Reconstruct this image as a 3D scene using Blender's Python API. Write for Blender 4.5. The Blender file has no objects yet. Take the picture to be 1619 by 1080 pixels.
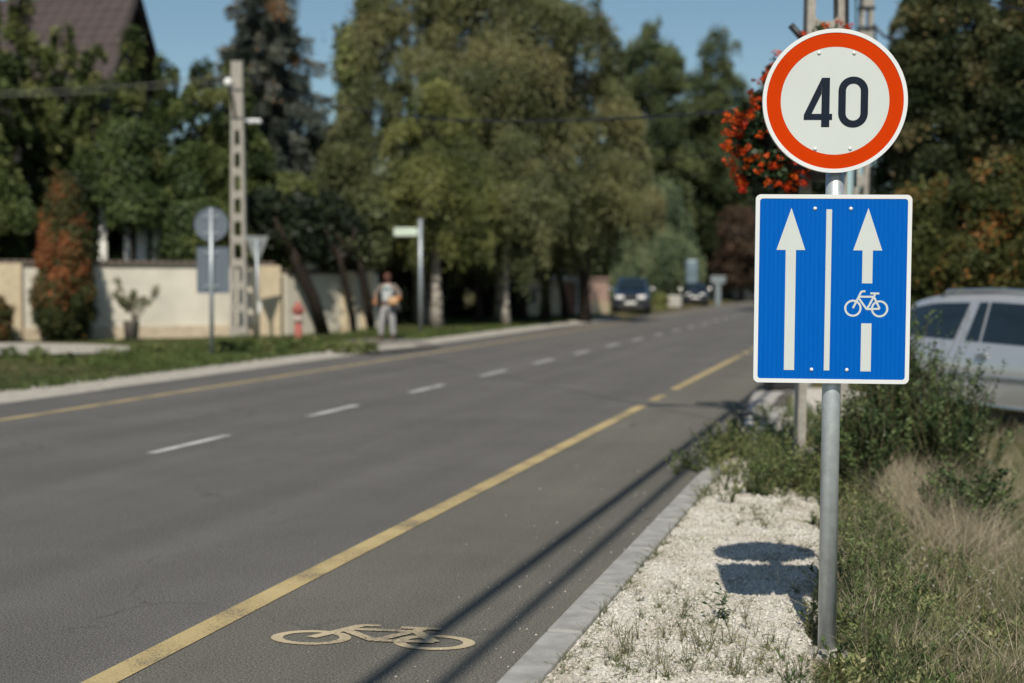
import bpy, bmesh, math, random
import numpy as np
from mathutils import Vector, Matrix, noise

SC = bpy.context.scene
COL = SC.collection
R = math.radians
random.seed(7)

# ------------------------------------------------------------------ camera maths (photo 1619 x 1080)
CAMH, FPX = 1.55, 2250.0
YAW, PIT = math.atan(590 / FPX), math.atan(95 / FPX)
cy_, sy_ = math.cos(YAW), math.sin(YAW)
cp_, sp_ = math.cos(PIT), math.sin(PIT)
FWD = Vector((-sy_ * cp_, cy_ * cp_, -sp_))
RGT = Vector((cy_, sy_, 0))
UPV = Vector((-sy_ * sp_, cy_ * sp_, cp_))
EYE = Vector((0, 0, CAMH))


def pix(px, py, d):
    px, py, d = float(px), float(py), float(d)
    return EYE + d * (FWD + (px - 809.5) / FPX * RGT - (py - 540) / FPX * UPV)


def gnd(px, py, z=0.0):
    px, py, z = float(px), float(py), float(z)
    r = FWD + (px - 809.5) / FPX * RGT - (py - 540) / FPX * UPV
    return EYE + r * ((z - CAMH) / r.z)


def base_at(px, d, z=0.0):
    p = pix(px, 445, d)
    return Vector((p.x, p.y, z))


def zof(py, d):
    return CAMH - (py - 445) / FPX * d


def gh(x, y):
    """height of the bare ground"""
    n = noise.noise(Vector((x * .9, y * .9, 0))) * .03 + noise.noise(Vector((x * 3, y * 3, 4))) * .014
    if x > -.62:
        t = min(1, max(0, (x + .62) / 1.5))
        t = t * t * (3 - 2 * t)
        return -.02 - .19 * t + n * min(1, max(0, (x + .62) / .3))
    if x > -11.35:
        return -.06
    t = min(1, (-11.35 - x) / .6)
    return -.06 + .11 * t + n * t


# ------------------------------------------------------------------ tagging
def tag(o, label=None, cat=None, group=None, kind=None):
    if label: o['label'] = label
    if cat: o['category'] = cat
    if group: o['group'] = group
    if kind: o['kind'] = kind
    return o


def thing(name, label, cat, loc=(0, 0, 0), rz=0.0, group=None):
    o = bpy.data.objects.new(name, None)
    COL.objects.link(o)
    o.empty_display_size = .2
    o.location = loc
    o.rotation_euler = (0, 0, rz)
    return tag(o, label, cat, group)


def copy_tree(o, parent=None):
    c = o.copy()
    COL.objects.link(c)
    if parent: c.parent = parent
    for ch in list(o.children):
        copy_tree(ch, c)
    return c


# ------------------------------------------------------------------ materials
def new_mat(name):
    m = bpy.data.materials.new(name)
    m.use_nodes = True
    nt = m.node_tree
    return m, nt, nt.nodes['Principled BSDF']


def nd(nt, typ, **kw):
    n = nt.nodes.new(typ)
    for k, v in kw.items():
        if k in n.inputs.keys():
            n.inputs[k].default_value = v
        else:
            setattr(n, k, v)
    return n


def ramp(nt, stops):
    n = nt.nodes.new('ShaderNodeValToRGB')
    el = n.color_ramp.elements
    while len(el) < len(stops): el.new(.5)
    for e, (p, c) in zip(el, stops):
        e.position = p
        e.color = (*c, 1) if len(c) == 3 else c
    return n


def mat(name, col, rough=.6, metal=0., var=.12, scale=6., bump=0., bscale=60., spec=.5, coat=0.):
    m, nt, p = new_mat(name)
    tc = nd(nt, 'ShaderNodeTexCoord')
    nz = nd(nt, 'ShaderNodeTexNoise', Scale=scale, Detail=6., Roughness=.6)
    nt.links.new(tc.outputs['Object'], nz.inputs['Vector'])
    lo = tuple(c * (1 - var) for c in col)
    hi = tuple(min(1, c * (1 + var)) for c in col)
    rp = ramp(nt, [(.3, lo), (.7, hi)])
    nt.links.new(nz.outputs['Fac'], rp.inputs['Fac'])
    nt.links.new(rp.outputs['Color'], p.inputs['Base Color'])
    p.inputs['Roughness'].default_value = rough
    p.inputs['Metallic'].default_value = metal
    p.inputs['Specular IOR Level'].default_value = spec
    p.inputs['Coat Weight'].default_value = coat
    p.inputs['Coat Roughness'].default_value = .06
    if bump:
        b = nd(nt, 'ShaderNodeBump', Strength=bump, Distance=.01)
        n2 = nd(nt, 'ShaderNodeTexNoise', Scale=bscale, Detail=5.)
        nt.links.new(tc.outputs['Object'], n2.inputs['Vector'])
        nt.links.new(n2.outputs['Fac'], b.inputs['Height'])
        nt.links.new(b.outputs['Normal'], p.inputs['Normal'])
    return m


def leaf_mat(name, stops, rough=.55, trans=.25, spec=.25):
    m, nt, p = new_mat(name)
    at = nd(nt, 'ShaderNodeAttribute', attribute_name='tint')
    rp = ramp(nt, stops)
    nt.links.new(at.outputs['Fac'], rp.inputs['Fac'])
    nt.links.new(rp.outputs['Color'], p.inputs['Base Color'])
    p.inputs['Roughness'].default_value = rough
    p.inputs['Specular IOR Level'].default_value = spec
    if trans:
        tr = nd(nt, 'ShaderNodeBsdfTranslucent')
        nt.links.new(rp.outputs['Color'], tr.inputs['Color'])
        mx = nd(nt, 'ShaderNodeMixShader', Fac=trans)
        nt.links.new(p.outputs['BSDF'], mx.inputs[1])
        nt.links.new(tr.outputs['BSDF'], mx.inputs[2])
        nt.links.new(mx.outputs['Shader'], nt.nodes['Material Output'].inputs['Surface'])
    return m


# ------------------------------------------------------------------ hard-surface mesh builder
class MB:
    def __init__(s):
        s.v, s.f, s.m, s.sm = [], [], [], []
        s.cm, s.cs = 0, False

    def add(s, vs, fs):
        b = len(s.v)
        s.v += [tuple(v) for v in vs]
        for f in fs:
            s.f.append(tuple(b + i for i in f)); s.m.append(s.cm); s.sm.append(s.cs)
        return s

    def box(s, c, d, rz=0., M=None):
        x, y, z = d[0] / 2, d[1] / 2, d[2] / 2
        P = [Vector((i * x, j * y, k * z)) for k in (-1, 1) for j in (-1, 1) for i in (-1, 1)]
        if M is not None: P = [M @ p for p in P]
        elif rz: P = [Matrix.Rotation(rz, 3, 'Z') @ p for p in P]
        P = [p + Vector(c) for p in P]
        return s.add(P, [(0, 2, 3, 1), (4, 5, 7, 6), (0, 1, 5, 4), (2, 6, 7, 3), (0, 4, 6, 2), (1, 3, 7, 5)])

    def bbox(s, c, d, b=.01, rz=0.):
        """box with chamfered vertical and horizontal edges"""
        bm = bmesh.new()
        bmesh.ops.create_cube(bm, size=1)
        for v in bm.verts: v.co = Vector((v.co.x * d[0], v.co.y * d[1], v.co.z * d[2]))
        bmesh.ops.bevel(bm, geom=bm.edges[:], offset=b, segments=2, affect='EDGES', profile=.5)
        M = Matrix.Rotation(rz, 3, 'Z')
        bm.verts.index_update()
        s.add([M @ v.co + Vector(c) for v in bm.verts], [[v.index for v in f.verts] for f in bm.faces])
        bm.free()
        return s

    def tube(s, pts, rad, n=10, cap=True):
        pts = [Vector(p) for p in pts]
        if not hasattr(rad, '__len__'): rad = [rad] * len(pts)
        vs, up = [], None
        for i, p in enumerate(pts):
            t = (pts[min(i + 1, len(pts) - 1)] - pts[max(i - 1, 0)]).normalized()
            if up is None:
                up = Vector((1, 0, 0)) if abs(t.x) < .8 else Vector((0, 1, 0))
            a = (up - t * up.dot(t)).normalized(); up = a
            b = t.cross(a)
            for k in range(n):
                q = 2 * math.pi * k / n
                vs.append(p + (a * math.cos(q) + b * math.sin(q)) * rad[i])
        fs = []
        for i in range(len(pts) - 1):
            for k in range(n):
                k2 = (k + 1) % n
                fs.append((i * n + k, i * n + k2, (i + 1) * n + k2, (i + 1) * n + k))
        sv = s.cs; s.cs = True
        if cap:
            fs.append(tuple(range(n - 1, -1, -1)))
            fs.append(tuple((len(pts) - 1) * n + k for k in range(n)))
        s.add(vs, fs); s.cs = sv
        return s

    def lathe(s, prof, c=(0, 0, 0), n=24, M=None):
        """profile (r, z) turned round z"""
        vs = []
        for r, z in prof:
            for k in range(n):
                q = 2 * math.pi * k / n
                v = Vector((r * math.cos(q), r * math.sin(q), z))
                if M is not None: v = M @ v
                vs.append(v + Vector(c))
        fs = []
        for i in range(len(prof) - 1):
            for k in range(n):
                k2 = (k + 1) % n
                fs.append((i * n + k, i * n + k2, (i + 1) * n + k2, (i + 1) * n + k))
        sv = s.cs; s.cs = True
        if prof[0][0] > 1e-4: fs.append(tuple(range(n - 1, -1, -1)))
        if prof[-1][0] > 1e-4: fs.append(tuple((len(prof) - 1) * n + k for k in range(n)))
        s.add(vs, fs); s.cs = sv
        return s

    def prism(s, poly, y0, y1):
        """polygon in the xz plane, front at y0 (towards -y), back at y1"""
        n = len(poly)
        a = sum(poly[i][0] * poly[(i + 1) % n][1] - poly[(i + 1) % n][0] * poly[i][1] for i in range(n))
        if a < 0: poly = poly[::-1]
        vs = [(x, y0, z) for x, z in poly] + [(x, y1, z) for x, z in poly]
        fs = [tuple(range(n)), tuple(range(2 * n - 1, n - 1, -1))]
        for i in range(n):
            j = (i + 1) % n
            fs.append((j, i, n + i, n + j))
        return s.add(vs, fs)

    def ring(s, outer, inner, y0, y1):
        """flat ring between two loops of equal length (xz plane)"""
        n = len(outer)
        vs = [(x, y0, z) for x, z in outer] + [(x, y0, z) for x, z in inner] + \
             [(x, y1, z) for x, z in outer] + [(x, y1, z) for x, z in inner]
        fs = []
        for i in range(n):
            j = (i + 1) % n
            fs += [(i, j, n + j, n + i), (2 * n + j, 2 * n + i, 3 * n + i, 3 * n + j),
                   (j, i, 2 * n + i, 2 * n + j), (n + i, n + j, 3 * n + j, 3 * n + i)]
        return s.add(vs, fs)

    def build(s, name, mats, parent=None, loc=None, rot=None):
        me = bpy.data.meshes.new(name)
        me.from_pydata(s.v, [], s.f)
        for m in (mats if isinstance(mats, (list, tuple)) else [mats]): me.materials.append(m)
        me.polygons.foreach_set('material_index', s.m)
        me.polygons.foreach_set('use_smooth', s.sm)
        me.update()
        o = bpy.data.objects.new(name, me)
        COL.objects.link(o)
        if parent: o.parent = parent
        if loc is not None: o.location = loc
        if rot is not None: o.rotation_euler = rot
        return o


def smooth_by_angle(o, deg=35):
    me = o.data
    bm = bmesh.new(); bm.from_mesh(me)
    bmesh.ops.recalc_face_normals(bm, faces=bm.faces)
    for f in bm.faces: f.smooth = True
    for e in bm.edges:
        e.smooth = not (len(e.link_faces) == 2 and e.calc_face_angle(0) > R(deg))
    bm.to_mesh(me); bm.free()
    return o


def circle(cx, cz, r, n=64):
    return [(cx + r * math.cos(2 * math.pi * k / n), cz + r * math.sin(2 * math.pi * k / n)) for k in range(n)]


def rrect(cx, cz, w, h, r, k=8):
    out = []
    for ix, iz, a0 in ((1, 1, 0), (-1, 1, 90), (-1, -1, 180), (1, -1, 270)):
        for i in range(k + 1):
            a = R(a0 + 90 * i / k)
            out.append((cx + ix * (w / 2 - r) + r * math.cos(a), cz + iz * (h / 2 - r) + r * math.sin(a)))
    return out


# ------------------------------------------------------------------ leaves
def nrm(a):
    return a / np.maximum(np.linalg.norm(a, axis=1, keepdims=True), 1e-9)


class Leaves:
    def __init__(s, seed):
        s.g = np.random.default_rng(seed)
        s.V, s.T = [], []

    def put(s, P, A, N, L, W, T, fold=.12):
        n = len(P)
        A = nrm(A)
        S = nrm(np.cross(N, A))
        U = nrm(np.cross(A, S))
        L = np.broadcast_to(np.asarray(L, float), (n,))[:, None]
        W = np.broadcast_to(np.asarray(W, float), (n,))[:, None]
        V = np.empty((n, 4, 3))
        V[:, 0] = P - A * L * .5
        V[:, 1] = P + S * W * .5 + U * W * fold
        V[:, 2] = P + A * L * .5
        V[:, 3] = P - S * W * .5 + U * W * fold
        s.V.append(V)
        s.T.append(np.clip(np.broadcast_to(np.asarray(T, float), (n,)), 0, 1))

    def blades(s, B, H, LX, LY, W, T):
        """upright grass blades, two bent quads each"""
        n = len(B)
        a = s.g.uniform(0, 2 * np.pi, n)
        S = np.stack([np.cos(a), np.sin(a), np.zeros(n)], 1) * np.asarray(W)[:, None] * .5
        H = np.asarray(H)
        M = B + np.stack([LX * .35, LY * .35, H * .55], 1)
        E = B + np.stack([LX, LY, H], 1)
        V = np.empty((n, 4, 3)); V[:, 0] = B - S; V[:, 1] = B + S; V[:, 2] = M + S * .8; V[:, 3] = M - S * .8
        V2 = np.empty((n, 4, 3)); V2[:, 0] = M - S * .8; V2[:, 1] = M + S * .8; V2[:, 2] = E + S * .12; V2[:, 3] = E - S * .12
        s.V += [V, V2]
        T = np.clip(np.broadcast_to(np.asarray(T, float), (n,)), 0, 1)
        s.T += [T, T]

    def clumps(s, Cn, Rd, dens, L, W, tb, droop=.2, tj=.12, shell=.45):
        """leaf clouds: Cn centres (K,3), Rd radii (K,3), dens leaves per m2 of clump surface"""
        g = s.g
        area = 4 * np.pi * ((Rd[:, 0] * Rd[:, 1] + Rd[:, 0] * Rd[:, 2] + Rd[:, 1] * Rd[:, 2]) / 3)
        cnt = np.maximum(4, (area * dens).astype(int))
        idx = np.repeat(np.arange(len(Cn)), cnt)
        n = len(idx)
        d = nrm(g.normal(size=(n, 3)))
        rad = shell + (1 - shell) * np.sqrt(g.random(n))
        rad *= 1 + .18 * g.normal(size=n)
        P = Cn[idx] + d * Rd[idx] * rad[:, None]
        N = nrm(d + g.normal(size=(n, 3)) * .55 + np.array([0, 0, .35]))
        A = g.normal(size=(n, 3)) + d * .5 - np.array([0, 0, droop * 2])
        A = A - N * np.sum(A * N, 1, keepdims=True)
        k = .7 + .6 * g.random(n)
        s.put(P, A, N, L * k, W * k, tb[idx] + g.normal(size=n) * tj)

    def build(s, name, m, parent=None, origin=(0, 0, 0), smooth=False):
        V = np.concatenate(s.V).reshape(-1, 3) - np.asarray(origin, float)
        T = np.concatenate(s.T).astype(np.float32)
        n = len(T)
        me = bpy.data.meshes.new(name)
        me.vertices.add(4 * n); me.loops.add(4 * n); me.polygons.add(n)
        me.vertices.foreach_set('co', V.astype(np.float32).ravel())
        me.loops.foreach_set('vertex_index', np.arange(4 * n, dtype=np.int32))
        me.polygons.foreach_set('loop_start', np.arange(0, 4 * n, 4, dtype=np.int32))
        me.polygons.foreach_set('loop_total', np.full(n, 4, dtype=np.int32))
        me.update(calc_edges=True)
        me.attributes.new('tint', 'FLOAT', 'FACE').data.foreach_set('value', T)
        me.materials.append(m)
        o = bpy.data.objects.new(name, me)
        COL.objects.link(o)
        if parent: o.parent = parent
        return o


def sub(a, b):
    return Vector(a) - Vector(b)


# ------------------------------------------------------------------ camera, sky, sun
cam = bpy.data.cameras.new('camera')
cam.sensor_width = 36; cam.lens = 36 * FPX / 1619
cam.clip_start = .05; cam.clip_end = 3000
cam.dof.use_dof = True; cam.dof.focus_distance = 5.93; cam.dof.aperture_fstop = 1.55
cam.dof.aperture_blades = 9
co = bpy.data.objects.new('camera', cam); COL.objects.link(co)
co.location = EYE
co.rotation_euler = (R(90) - PIT, 0, YAW)
SC.camera = co

SUN_EL, SUN_AZ = R(46.5), R(11.5)         # the sun stands behind the camera; shadows run up the road
sdir = Vector((math.sin(SUN_AZ) * math.cos(SUN_EL), -math.cos(SUN_AZ) * math.cos(SUN_EL), math.sin(SUN_EL)))
sl = bpy.data.lights.new('sun', 'SUN'); sl.energy = 5.0; sl.angle = R(.53); sl.color = (1, .93, .82)
so = bpy.data.objects.new('sun', sl); COL.objects.link(so)
so.rotation_euler = (-sdir).to_track_quat('-Z', 'Y').to_euler()

W = bpy.data.worlds.new('World'); SC.world = W; W.use_nodes = True
wt = W.node_tree
sky = wt.nodes.new('ShaderNodeTexSky'); sky.sky_type = 'NISHITA'; sky.sun_disc = False
sky.sun_elevation = SUN_EL; sky.sun_rotation = math.atan2(sdir.x, sdir.y)
sky.altitude = 100; sky.air_density = 1.0; sky.dust_density = .6; sky.ozone_density = 1.5
bg = wt.nodes['Background']; bg.inputs['Strength'].default_value = .077
tn = wt.nodes.new('ShaderNodeMix'); tn.data_type = 'RGBA'; tn.blend_type = 'MULTIPLY'; tn.inputs['Factor'].default_value = 1; tn.inputs['B'].default_value = (.95, 1.05, 1.02, 1)
wt.links.new(sky.outputs['Color'], tn.inputs['A']); wt.links.new(tn.outputs['Result'], bg.inputs['Color'])
SC.view_settings.view_transform = 'Standard'; SC.view_settings.look = 'None'
SC.view_settings.exposure = .0; SC.view_settings.gamma = 1
SC.render.engine = 'CYCLES'
SC.cycles.use_denoising = True
SC.cycles.max_bounces = 6; SC.cycles.transparent_max_bounces = 6


# ------------------------------------------------------------------ ground
def grid(name, xs, ys, zf, m, kind='structure', smooth=True):
    nx, ny = len(xs), len(ys)
    vs = [(x, y, zf(x, y)) for y in ys for x in xs]
    fs = [(j * nx + i, j * nx + i + 1, (j + 1) * nx + i + 1, (j + 1) * nx + i) for j in range(ny - 1) for i in range(nx - 1)]
    mb = MB(); mb.cs = smooth; mb.add(vs, fs)
    o = mb.build(name, m)
    if kind: tag(o, kind=kind)
    return o


def ground_mat():
    m, nt, p = new_mat('soil_and_turf')
    tc = nd(nt, 'ShaderNodeTexCoord')
    n1 = nd(nt, 'ShaderNodeTexNoise', Scale=.9, Detail=8., Roughness=.65)
    n2 = nd(nt, 'ShaderNodeTexNoise', Scale=14., Detail=8., Roughness=.7)
    for n in (n1, n2): nt.links.new(tc.outputs['Object'], n.inputs['Vector'])
    r1 = ramp(nt, [(.35, (.055, .062, .02)), (.5, (.09, .085, .035)), (.62, (.17, .135, .08))])
    r2 = ramp(nt, [(.3, (.45, .45, .45)), (.7, (1.25, 1.2, 1.1))])
    mx = nd(nt, 'ShaderNodeMix', data_type='RGBA', blend_type='MULTIPLY'); mx.inputs['Factor'].default_value = 1
    nt.links.new(n1.outputs['Fac'], r1.inputs['Fac']); nt.links.new(n2.outputs['Fac'], r2.inputs['Fac'])
    nt.links.new(r1.outputs['Color'], mx.inputs['A']); nt.links.new(r2.outputs['Color'], mx.inputs['B'])
    nt.links.new(mx.outputs['Result'], p.inputs['Base Color'])
    p.inputs['Roughness'].default_value = .9; p.inputs['Specular IOR Level'].default_value = .15
    b = nd(nt, 'ShaderNodeBump', Strength=.8, Distance=.03)
    nt.links.new(n2.outputs['Fac'], b.inputs['Height']); nt.links.new(b.outputs['Normal'], p.inputs['Normal'])
    return m


def asphalt_mat():
    m, nt, p = new_mat('worn_asphalt')
    tc = nd(nt, 'ShaderNodeTexCoord')
    sx = nd(nt, 'ShaderNodeSeparateXYZ'); nt.links.new(tc.outputs['Object'], sx.inputs[0])
    # long wear streaks along the road
    mp = nd(nt, 'ShaderNodeMapping'); mp.inputs['Scale'].default_value = (1.3, .05, 1)
    nt.links.new(tc.outputs['Object'], mp.inputs['Vector'])
    ns = nd(nt, 'ShaderNodeTexNoise', Scale=1.2, Detail=5.); nt.links.new(mp.outputs['Vector'], ns.inputs['Vector'])
    n1 = nd(nt, 'ShaderNodeTexNoise', Scale=.55, Detail=7., Roughness=.65); nt.links.new(tc.outputs['Object'], n1.inputs['Vector'])
    n2 = nd(nt, 'ShaderNodeTexNoise', Scale=105., Detail=4., Roughness=.7); nt.links.new(tc.outputs['Object'], n2.inputs['Vector'])
    vo = nd(nt, 'ShaderNodeTexVoronoi', Scale=95.); nt.links.new(tc.outputs['Object'], vo.inputs['Vector'])
    lane = nd(nt, 'ShaderNodeMapRange'); lane.inputs['From Min'].default_value = -3.0; lane.inputs['From Max'].default_value = -2.8
    nt.links.new(sx.outputs['X'], lane.inputs['Value'])
    car = ramp(nt, [(.36, (.090, .086, .082)), (.5, (.107, .102, .097)), (.66, (.128, .123, .116))])
    bik = ramp(nt, [(.36, (.098, .094, .080)), (.66, (.146, .139, .120))])
    ad = nd(nt, 'ShaderNodeMath', operation='ADD'); ad2 = nd(nt, 'ShaderNodeMath', operation='MULTIPLY'); ad2.inputs[1].default_value = .5
    nt.links.new(ns.outputs['Fac'], ad.inputs[0]); nt.links.new(n1.outputs['Fac'], ad.inputs[1]); nt.links.new(ad.outputs[0], ad2.inputs[0])
    for r_ in (car, bik): nt.links.new(ad2.outputs[0], r_.inputs['Fac'])
    mx = nd(nt, 'ShaderNodeMix', data_type='RGBA')
    nt.links.new(lane.outputs['Result'], mx.inputs['Factor']); nt.links.new(car.outputs['Color'], mx.inputs['A']); nt.links.new(bik.outputs['Color'], mx.inputs['B'])
    gr = ramp(nt, [(.37, (.45, .45, .45)), (.49, (.92, .92, .92)), (.62, (1.75, 1.72, 1.65))])
    nt.links.new(n2.outputs['Fac'], gr.inputs['Fac'])
    m2 = nd(nt, 'ShaderNodeMix', data_type='RGBA', blend_type='MULTIPLY'); m2.inputs['Factor'].default_value = 1
    nt.links.new(mx.outputs['Result'], m2.inputs['A']); nt.links.new(gr.outputs['Color'], m2.inputs['B'])
    # fine cracks and tar seams
    vc = nd(nt, 'ShaderNodeTexVoronoi', Scale=.42); vc.feature = 'DISTANCE_TO_EDGE'
    wn_ = nd(nt, 'ShaderNodeTexNoise', Scale=2.5, Detail=6.); nt.links.new(tc.outputs['Object'], wn_.inputs['Vector'])
    wv_ = nd(nt, 'ShaderNodeMix', data_type='RGBA', blend_type='LINEAR_LIGHT'); wv_.inputs['Factor'].default_value = .32
    nt.links.new(tc.outputs['Object'], wv_.inputs['A']); nt.links.new(wn_.outputs['Color'], wv_.inputs['B']); nt.links.new(wv_.outputs['Result'], vc.inputs['Vector'])
    ck = ramp(nt, [(.002, (.55, .55, .55)), (.007, (1, 1, 1))]); nt.links.new(vc.outputs['Distance'], ck.inputs['Fac'])
    mk = ramp(nt, [(.5, (0, 0, 0)), (.62, (1, 1, 1))]); nt.links.new(n1.outputs['Fac'], mk.inputs['Fac'])
    mc = nd(nt, 'ShaderNodeMix', data_type='RGBA', blend_type='MULTIPLY'); nt.links.new(mk.outputs['Color'], mc.inputs['Factor'])
    nt.links.new(m2.outputs['Result'], mc.inputs['A']); nt.links.new(ck.outputs['Color'], mc.inputs['B'])
    m2 = mc
    # pale chips of aggregate
    ch = nd(nt, 'ShaderNodeMath', operation='LESS_THAN'); ch.inputs[1].default_value = .13
    nt.links.new(vo.outputs['Distance'], ch.inputs[0])
    cr = nd(nt, 'ShaderNodeSeparateColor'); nt.links.new(vo.outputs['Color'], cr.inputs['Color'])
    c2 = nd(nt, 'ShaderNodeMath', operation='GREATER_THAN'); c2.inputs[1].default_value = .66; nt.links.new(cr.outputs['Red'], c2.inputs[0])
    c3 = nd(nt, 'ShaderNodeMath', operation='MULTIPLY'); nt.links.new(ch.outputs[0], c3.inputs[0]); nt.links.new(c2.outputs[0], c3.inputs[1])
    m3 = nd(nt, 'ShaderNodeMix', data_type='RGBA'); m3.inputs['B'].default_value = (.5, .47, .42, 1)
    nt.links.new(c3.outputs[0], m3.inputs['Factor']); nt.links.new(m2.outputs['Result'], m3.inputs['A'])
    nt.links.new(m3.outputs['Result'], p.inputs['Base Color'])
    p.inputs['Roughness'].default_value = .85; p.inputs['Specular IOR Level'].default_value = .25
    b = nd(nt, 'ShaderNodeBump', Strength=.9, Distance=.006)
    nt.links.new(n2.outputs['Fac'], b.inputs['Height']); nt.links.new(b.outputs['Normal'], p.inputs['Normal'])
    return m


M_GROUND = ground_mat()
M_ASPH = asphalt_mat()
xs = [-700, -400, -200, -120, -80, -60, -45] + list(np.arange(-40, -11.4, 1.4)) + [-11.9, -11.35, -1.4, -.75] + \
     list(np.arange(-.62, 3.4, .09)) + [3.8, 4.5, 5.5, 7, 9, 12, 16, 22, 30, 45, 70, 110, 200, 400, 700]
xs = sorted(xs)
ys = [-60, -20, -5, 0, 2, 3] + list(np.arange(3.6, 16, .12)) + list(np.arange(16, 60, 1.2)) + [62, 70, 80, 100, 130, 180, 260, 400, 700, 1200]
grid('ground', xs, ys, gh, M_GROUND)

# road sheet; its edges wander slightly
ys = list(np.arange(-30, 130, .8)) + [135, 150, 180, 220, 300, 450]
xr = [-11.15, -9.5, -6.4, -2.9, -1.425]


def road_z(x, y): return .0


vs = []
for y in ys:
    e = noise.noise(Vector((y * .35, 2, 0))) * .16 + noise.noise(Vector((y * 1.3, 5, 0))) * .06
    l = -11.15 + e + min(.5, max(0, (y - 38) * .03))
    r = -1.425 if y < 11.6 else -1.36 + noise.noise(Vector((y * .8, 9, 0))) * .05
    vs += [(l, y, 0), (-9.5, y, 0.), (-6.4, y, .0), (-2.9, y, 0.), (r, y, 0)]
fs = [(j * 5 + i, j * 5 + i + 1, (j + 1) * 5 + i + 1, (j + 1) * 5 + i) for j in range(len(ys) - 1) for i in range(4)]
tag(MB().add(vs, fs).build('road', M_ASPH), kind='structure')


# ------------------------------------------------------------------ painted markings
def paint_mat(name, col, wear=.35):
    m, nt, p = new_mat(name)
    tc = nd(nt, 'ShaderNodeTexCoord')
    n1 = nd(nt, 'ShaderNodeTexNoise', Scale=110., Detail=4.); n2 = nd(nt, 'ShaderNodeTexNoise', Scale=2.2, Detail=5.)
    for n in (n1, n2): nt.links.new(tc.outputs['Object'], n.inputs['Vector'])
    ad = nd(nt, 'ShaderNodeMath', operation='ADD'); nt.links.new(n1.outputs['Fac'], ad.inputs[0]); nt.links.new(n2.outputs['Fac'], ad.inputs[1])
    rp = ramp(nt, [(.62, (.12, .115, .10)), (.735, tuple(c * .72 for c in col)), (.84, tuple(c * .95 for c in col)), (1., tuple(c * 1.08 for c in col))])
    hf = nd(nt, 'ShaderNodeMath', operation='MULTIPLY'); hf.inputs[1].default_value = .82
    nt.links.new(ad.outputs[0], hf.inputs[0]); nt.links.new(hf.outputs[0], rp.inputs['Fac'])
    nt.links.new(rp.outputs['Color'], p.inputs['Base Color'])
    p.inputs['Roughness'].default_value = .75; p.inputs['Specular IOR Level'].default_value = .3
    b = nd(nt, 'ShaderNodeBump', Strength=.4, Distance=.003)
    nt.links.new(n1.outputs['Fac'], b.inputs['Height']); nt.links.new(b.outputs['Normal'], p.inputs['Normal'])
    return m


M_YEL = paint_mat('yellow_road_paint', (.42, .33, .165))
M_YELP = paint_mat('pale_yellow_road_paint', (.45, .375, .25))
M_WHT = paint_mat('white_road_paint', (.46, .455, .45))


def strip(mb, x, y0, y1, w, z=.004, n=1):
    k = max(2, int((y1 - y0) / .5))
    L = []
    for i in range(k + 1):
        y = y0 + (y1 - y0) * i / k
        a = noise.noise(Vector((x, y * 2, 1))) * .006; b = noise.noise(Vector((x, y * 2, 8))) * .006
        L += [(x - w / 2 + a, y, z), (x + w / 2 + b, y, z)]
    mb.add(L, [(2 * i, 2 * i + 1, 2 * i + 3, 2 * i + 2) for i in range(k)])


def yrd(py):     # depth along the road of a photo row, near the lane lines
    return gnd(1000, py).y


mb = MB()
for y0, y1 in ((-5, gnd(1018, 641).y), (gnd(1030, 633).y, gnd(1050, 625).y), (gnd(1062, 616).y, gnd(1163, 563).y),
               (gnd(1169, 560).y, gnd(1177, 556).y), (gnd(1183, 553).y, 60), (64, 130)):
    strip(mb, -2.92, y0, y1, .135)
tag(mb.build('bike_lane_line', M_YEL), kind='structure')
mb = MB(); strip(mb, -9.54, -5, 130, .13)
tag(mb.build('far_lane_line', M_YEL), kind='structure')
mb = MB()
for k in range(-2, 30):
    yc = gnd(298, 702).y + 3.62 * k
    if yc - .75 < -2: continue
    strip(mb, -6.39, yc - (.78 if k > -1 else .7), yc + (.78 if k > -1 else .0), .115)
tag(mb.build('centre_line', M_WHT), kind='structure')


def bike_strokes():
    """bicycle symbol in units of photo pixels of the blue sign, origin at the left wheel hub"""
    q = lambda *a: [(x - 596, 623 - y) for x, y in a]
    return [
        (q((596, 623), (622, 570), (632, 547), (637, 543), (653, 542)), 9.5),     # fork and handlebar
        (q((622, 568), (691, 568)), 9.5),                                         # top tube
        (q((620, 572), (661, 628)), 9.5),                                         # down tube
        (q((661, 627), (721, 625)), 9.5),                                         # chain stay
        (q((663, 625), (699, 556)), 9.5),                                         # seat tube
        (q((693, 567), (721, 625)), 9.5),                                         # seat stay
        (q((676, 552), (718, 552)), 9.5)]                                         # saddle


def stroke_poly(pts, w):
    P = [Vector((x, z)) for x, z in pts]
    l, r = [], []
    for i, p in enumerate(P):
        t = (P[min(i + 1, len(P) - 1)] - P[max(i - 1, 0)]).normalized()
        n = Vector((-t.y, t.x)) * w / 2
        l.append(p + n); r.append(p - n)
    return l, r


def bike(mb, f, step, rin=31, wk=1.):
    """f maps (u, v, layer) to a point"""
    lay = 0
    for cx, cz in ((0, 0), (125, -2)):
        n = 40
        a = [f(cx + 40.5 * math.cos(2 * math.pi * k / n), cz + 40.5 * math.sin(2 * math.pi * k / n), lay * step) for k in range(n)]
        b = [f(cx + rin * math.cos(2 * math.pi * k / n), cz + rin * math.sin(2 * math.pi * k / n), lay * step) for k in range(n)]
        mb.add(a + b, [(k, (k + 1) % n, n + (k + 1) % n, n + k) for k in range(n)])
        lay += 1
    for pts, w in bike_strokes():
        l, r = stroke_poly(pts, w * wk)
        n = len(l)
        mb.add([f(p.x, p.y, lay * step) for p in l] + [f(p.x, p.y, lay * step) for p in r],
               [(n + i, n + i + 1, i + 1, i) for i in range(n - 1)])
        lay += 1


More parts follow.
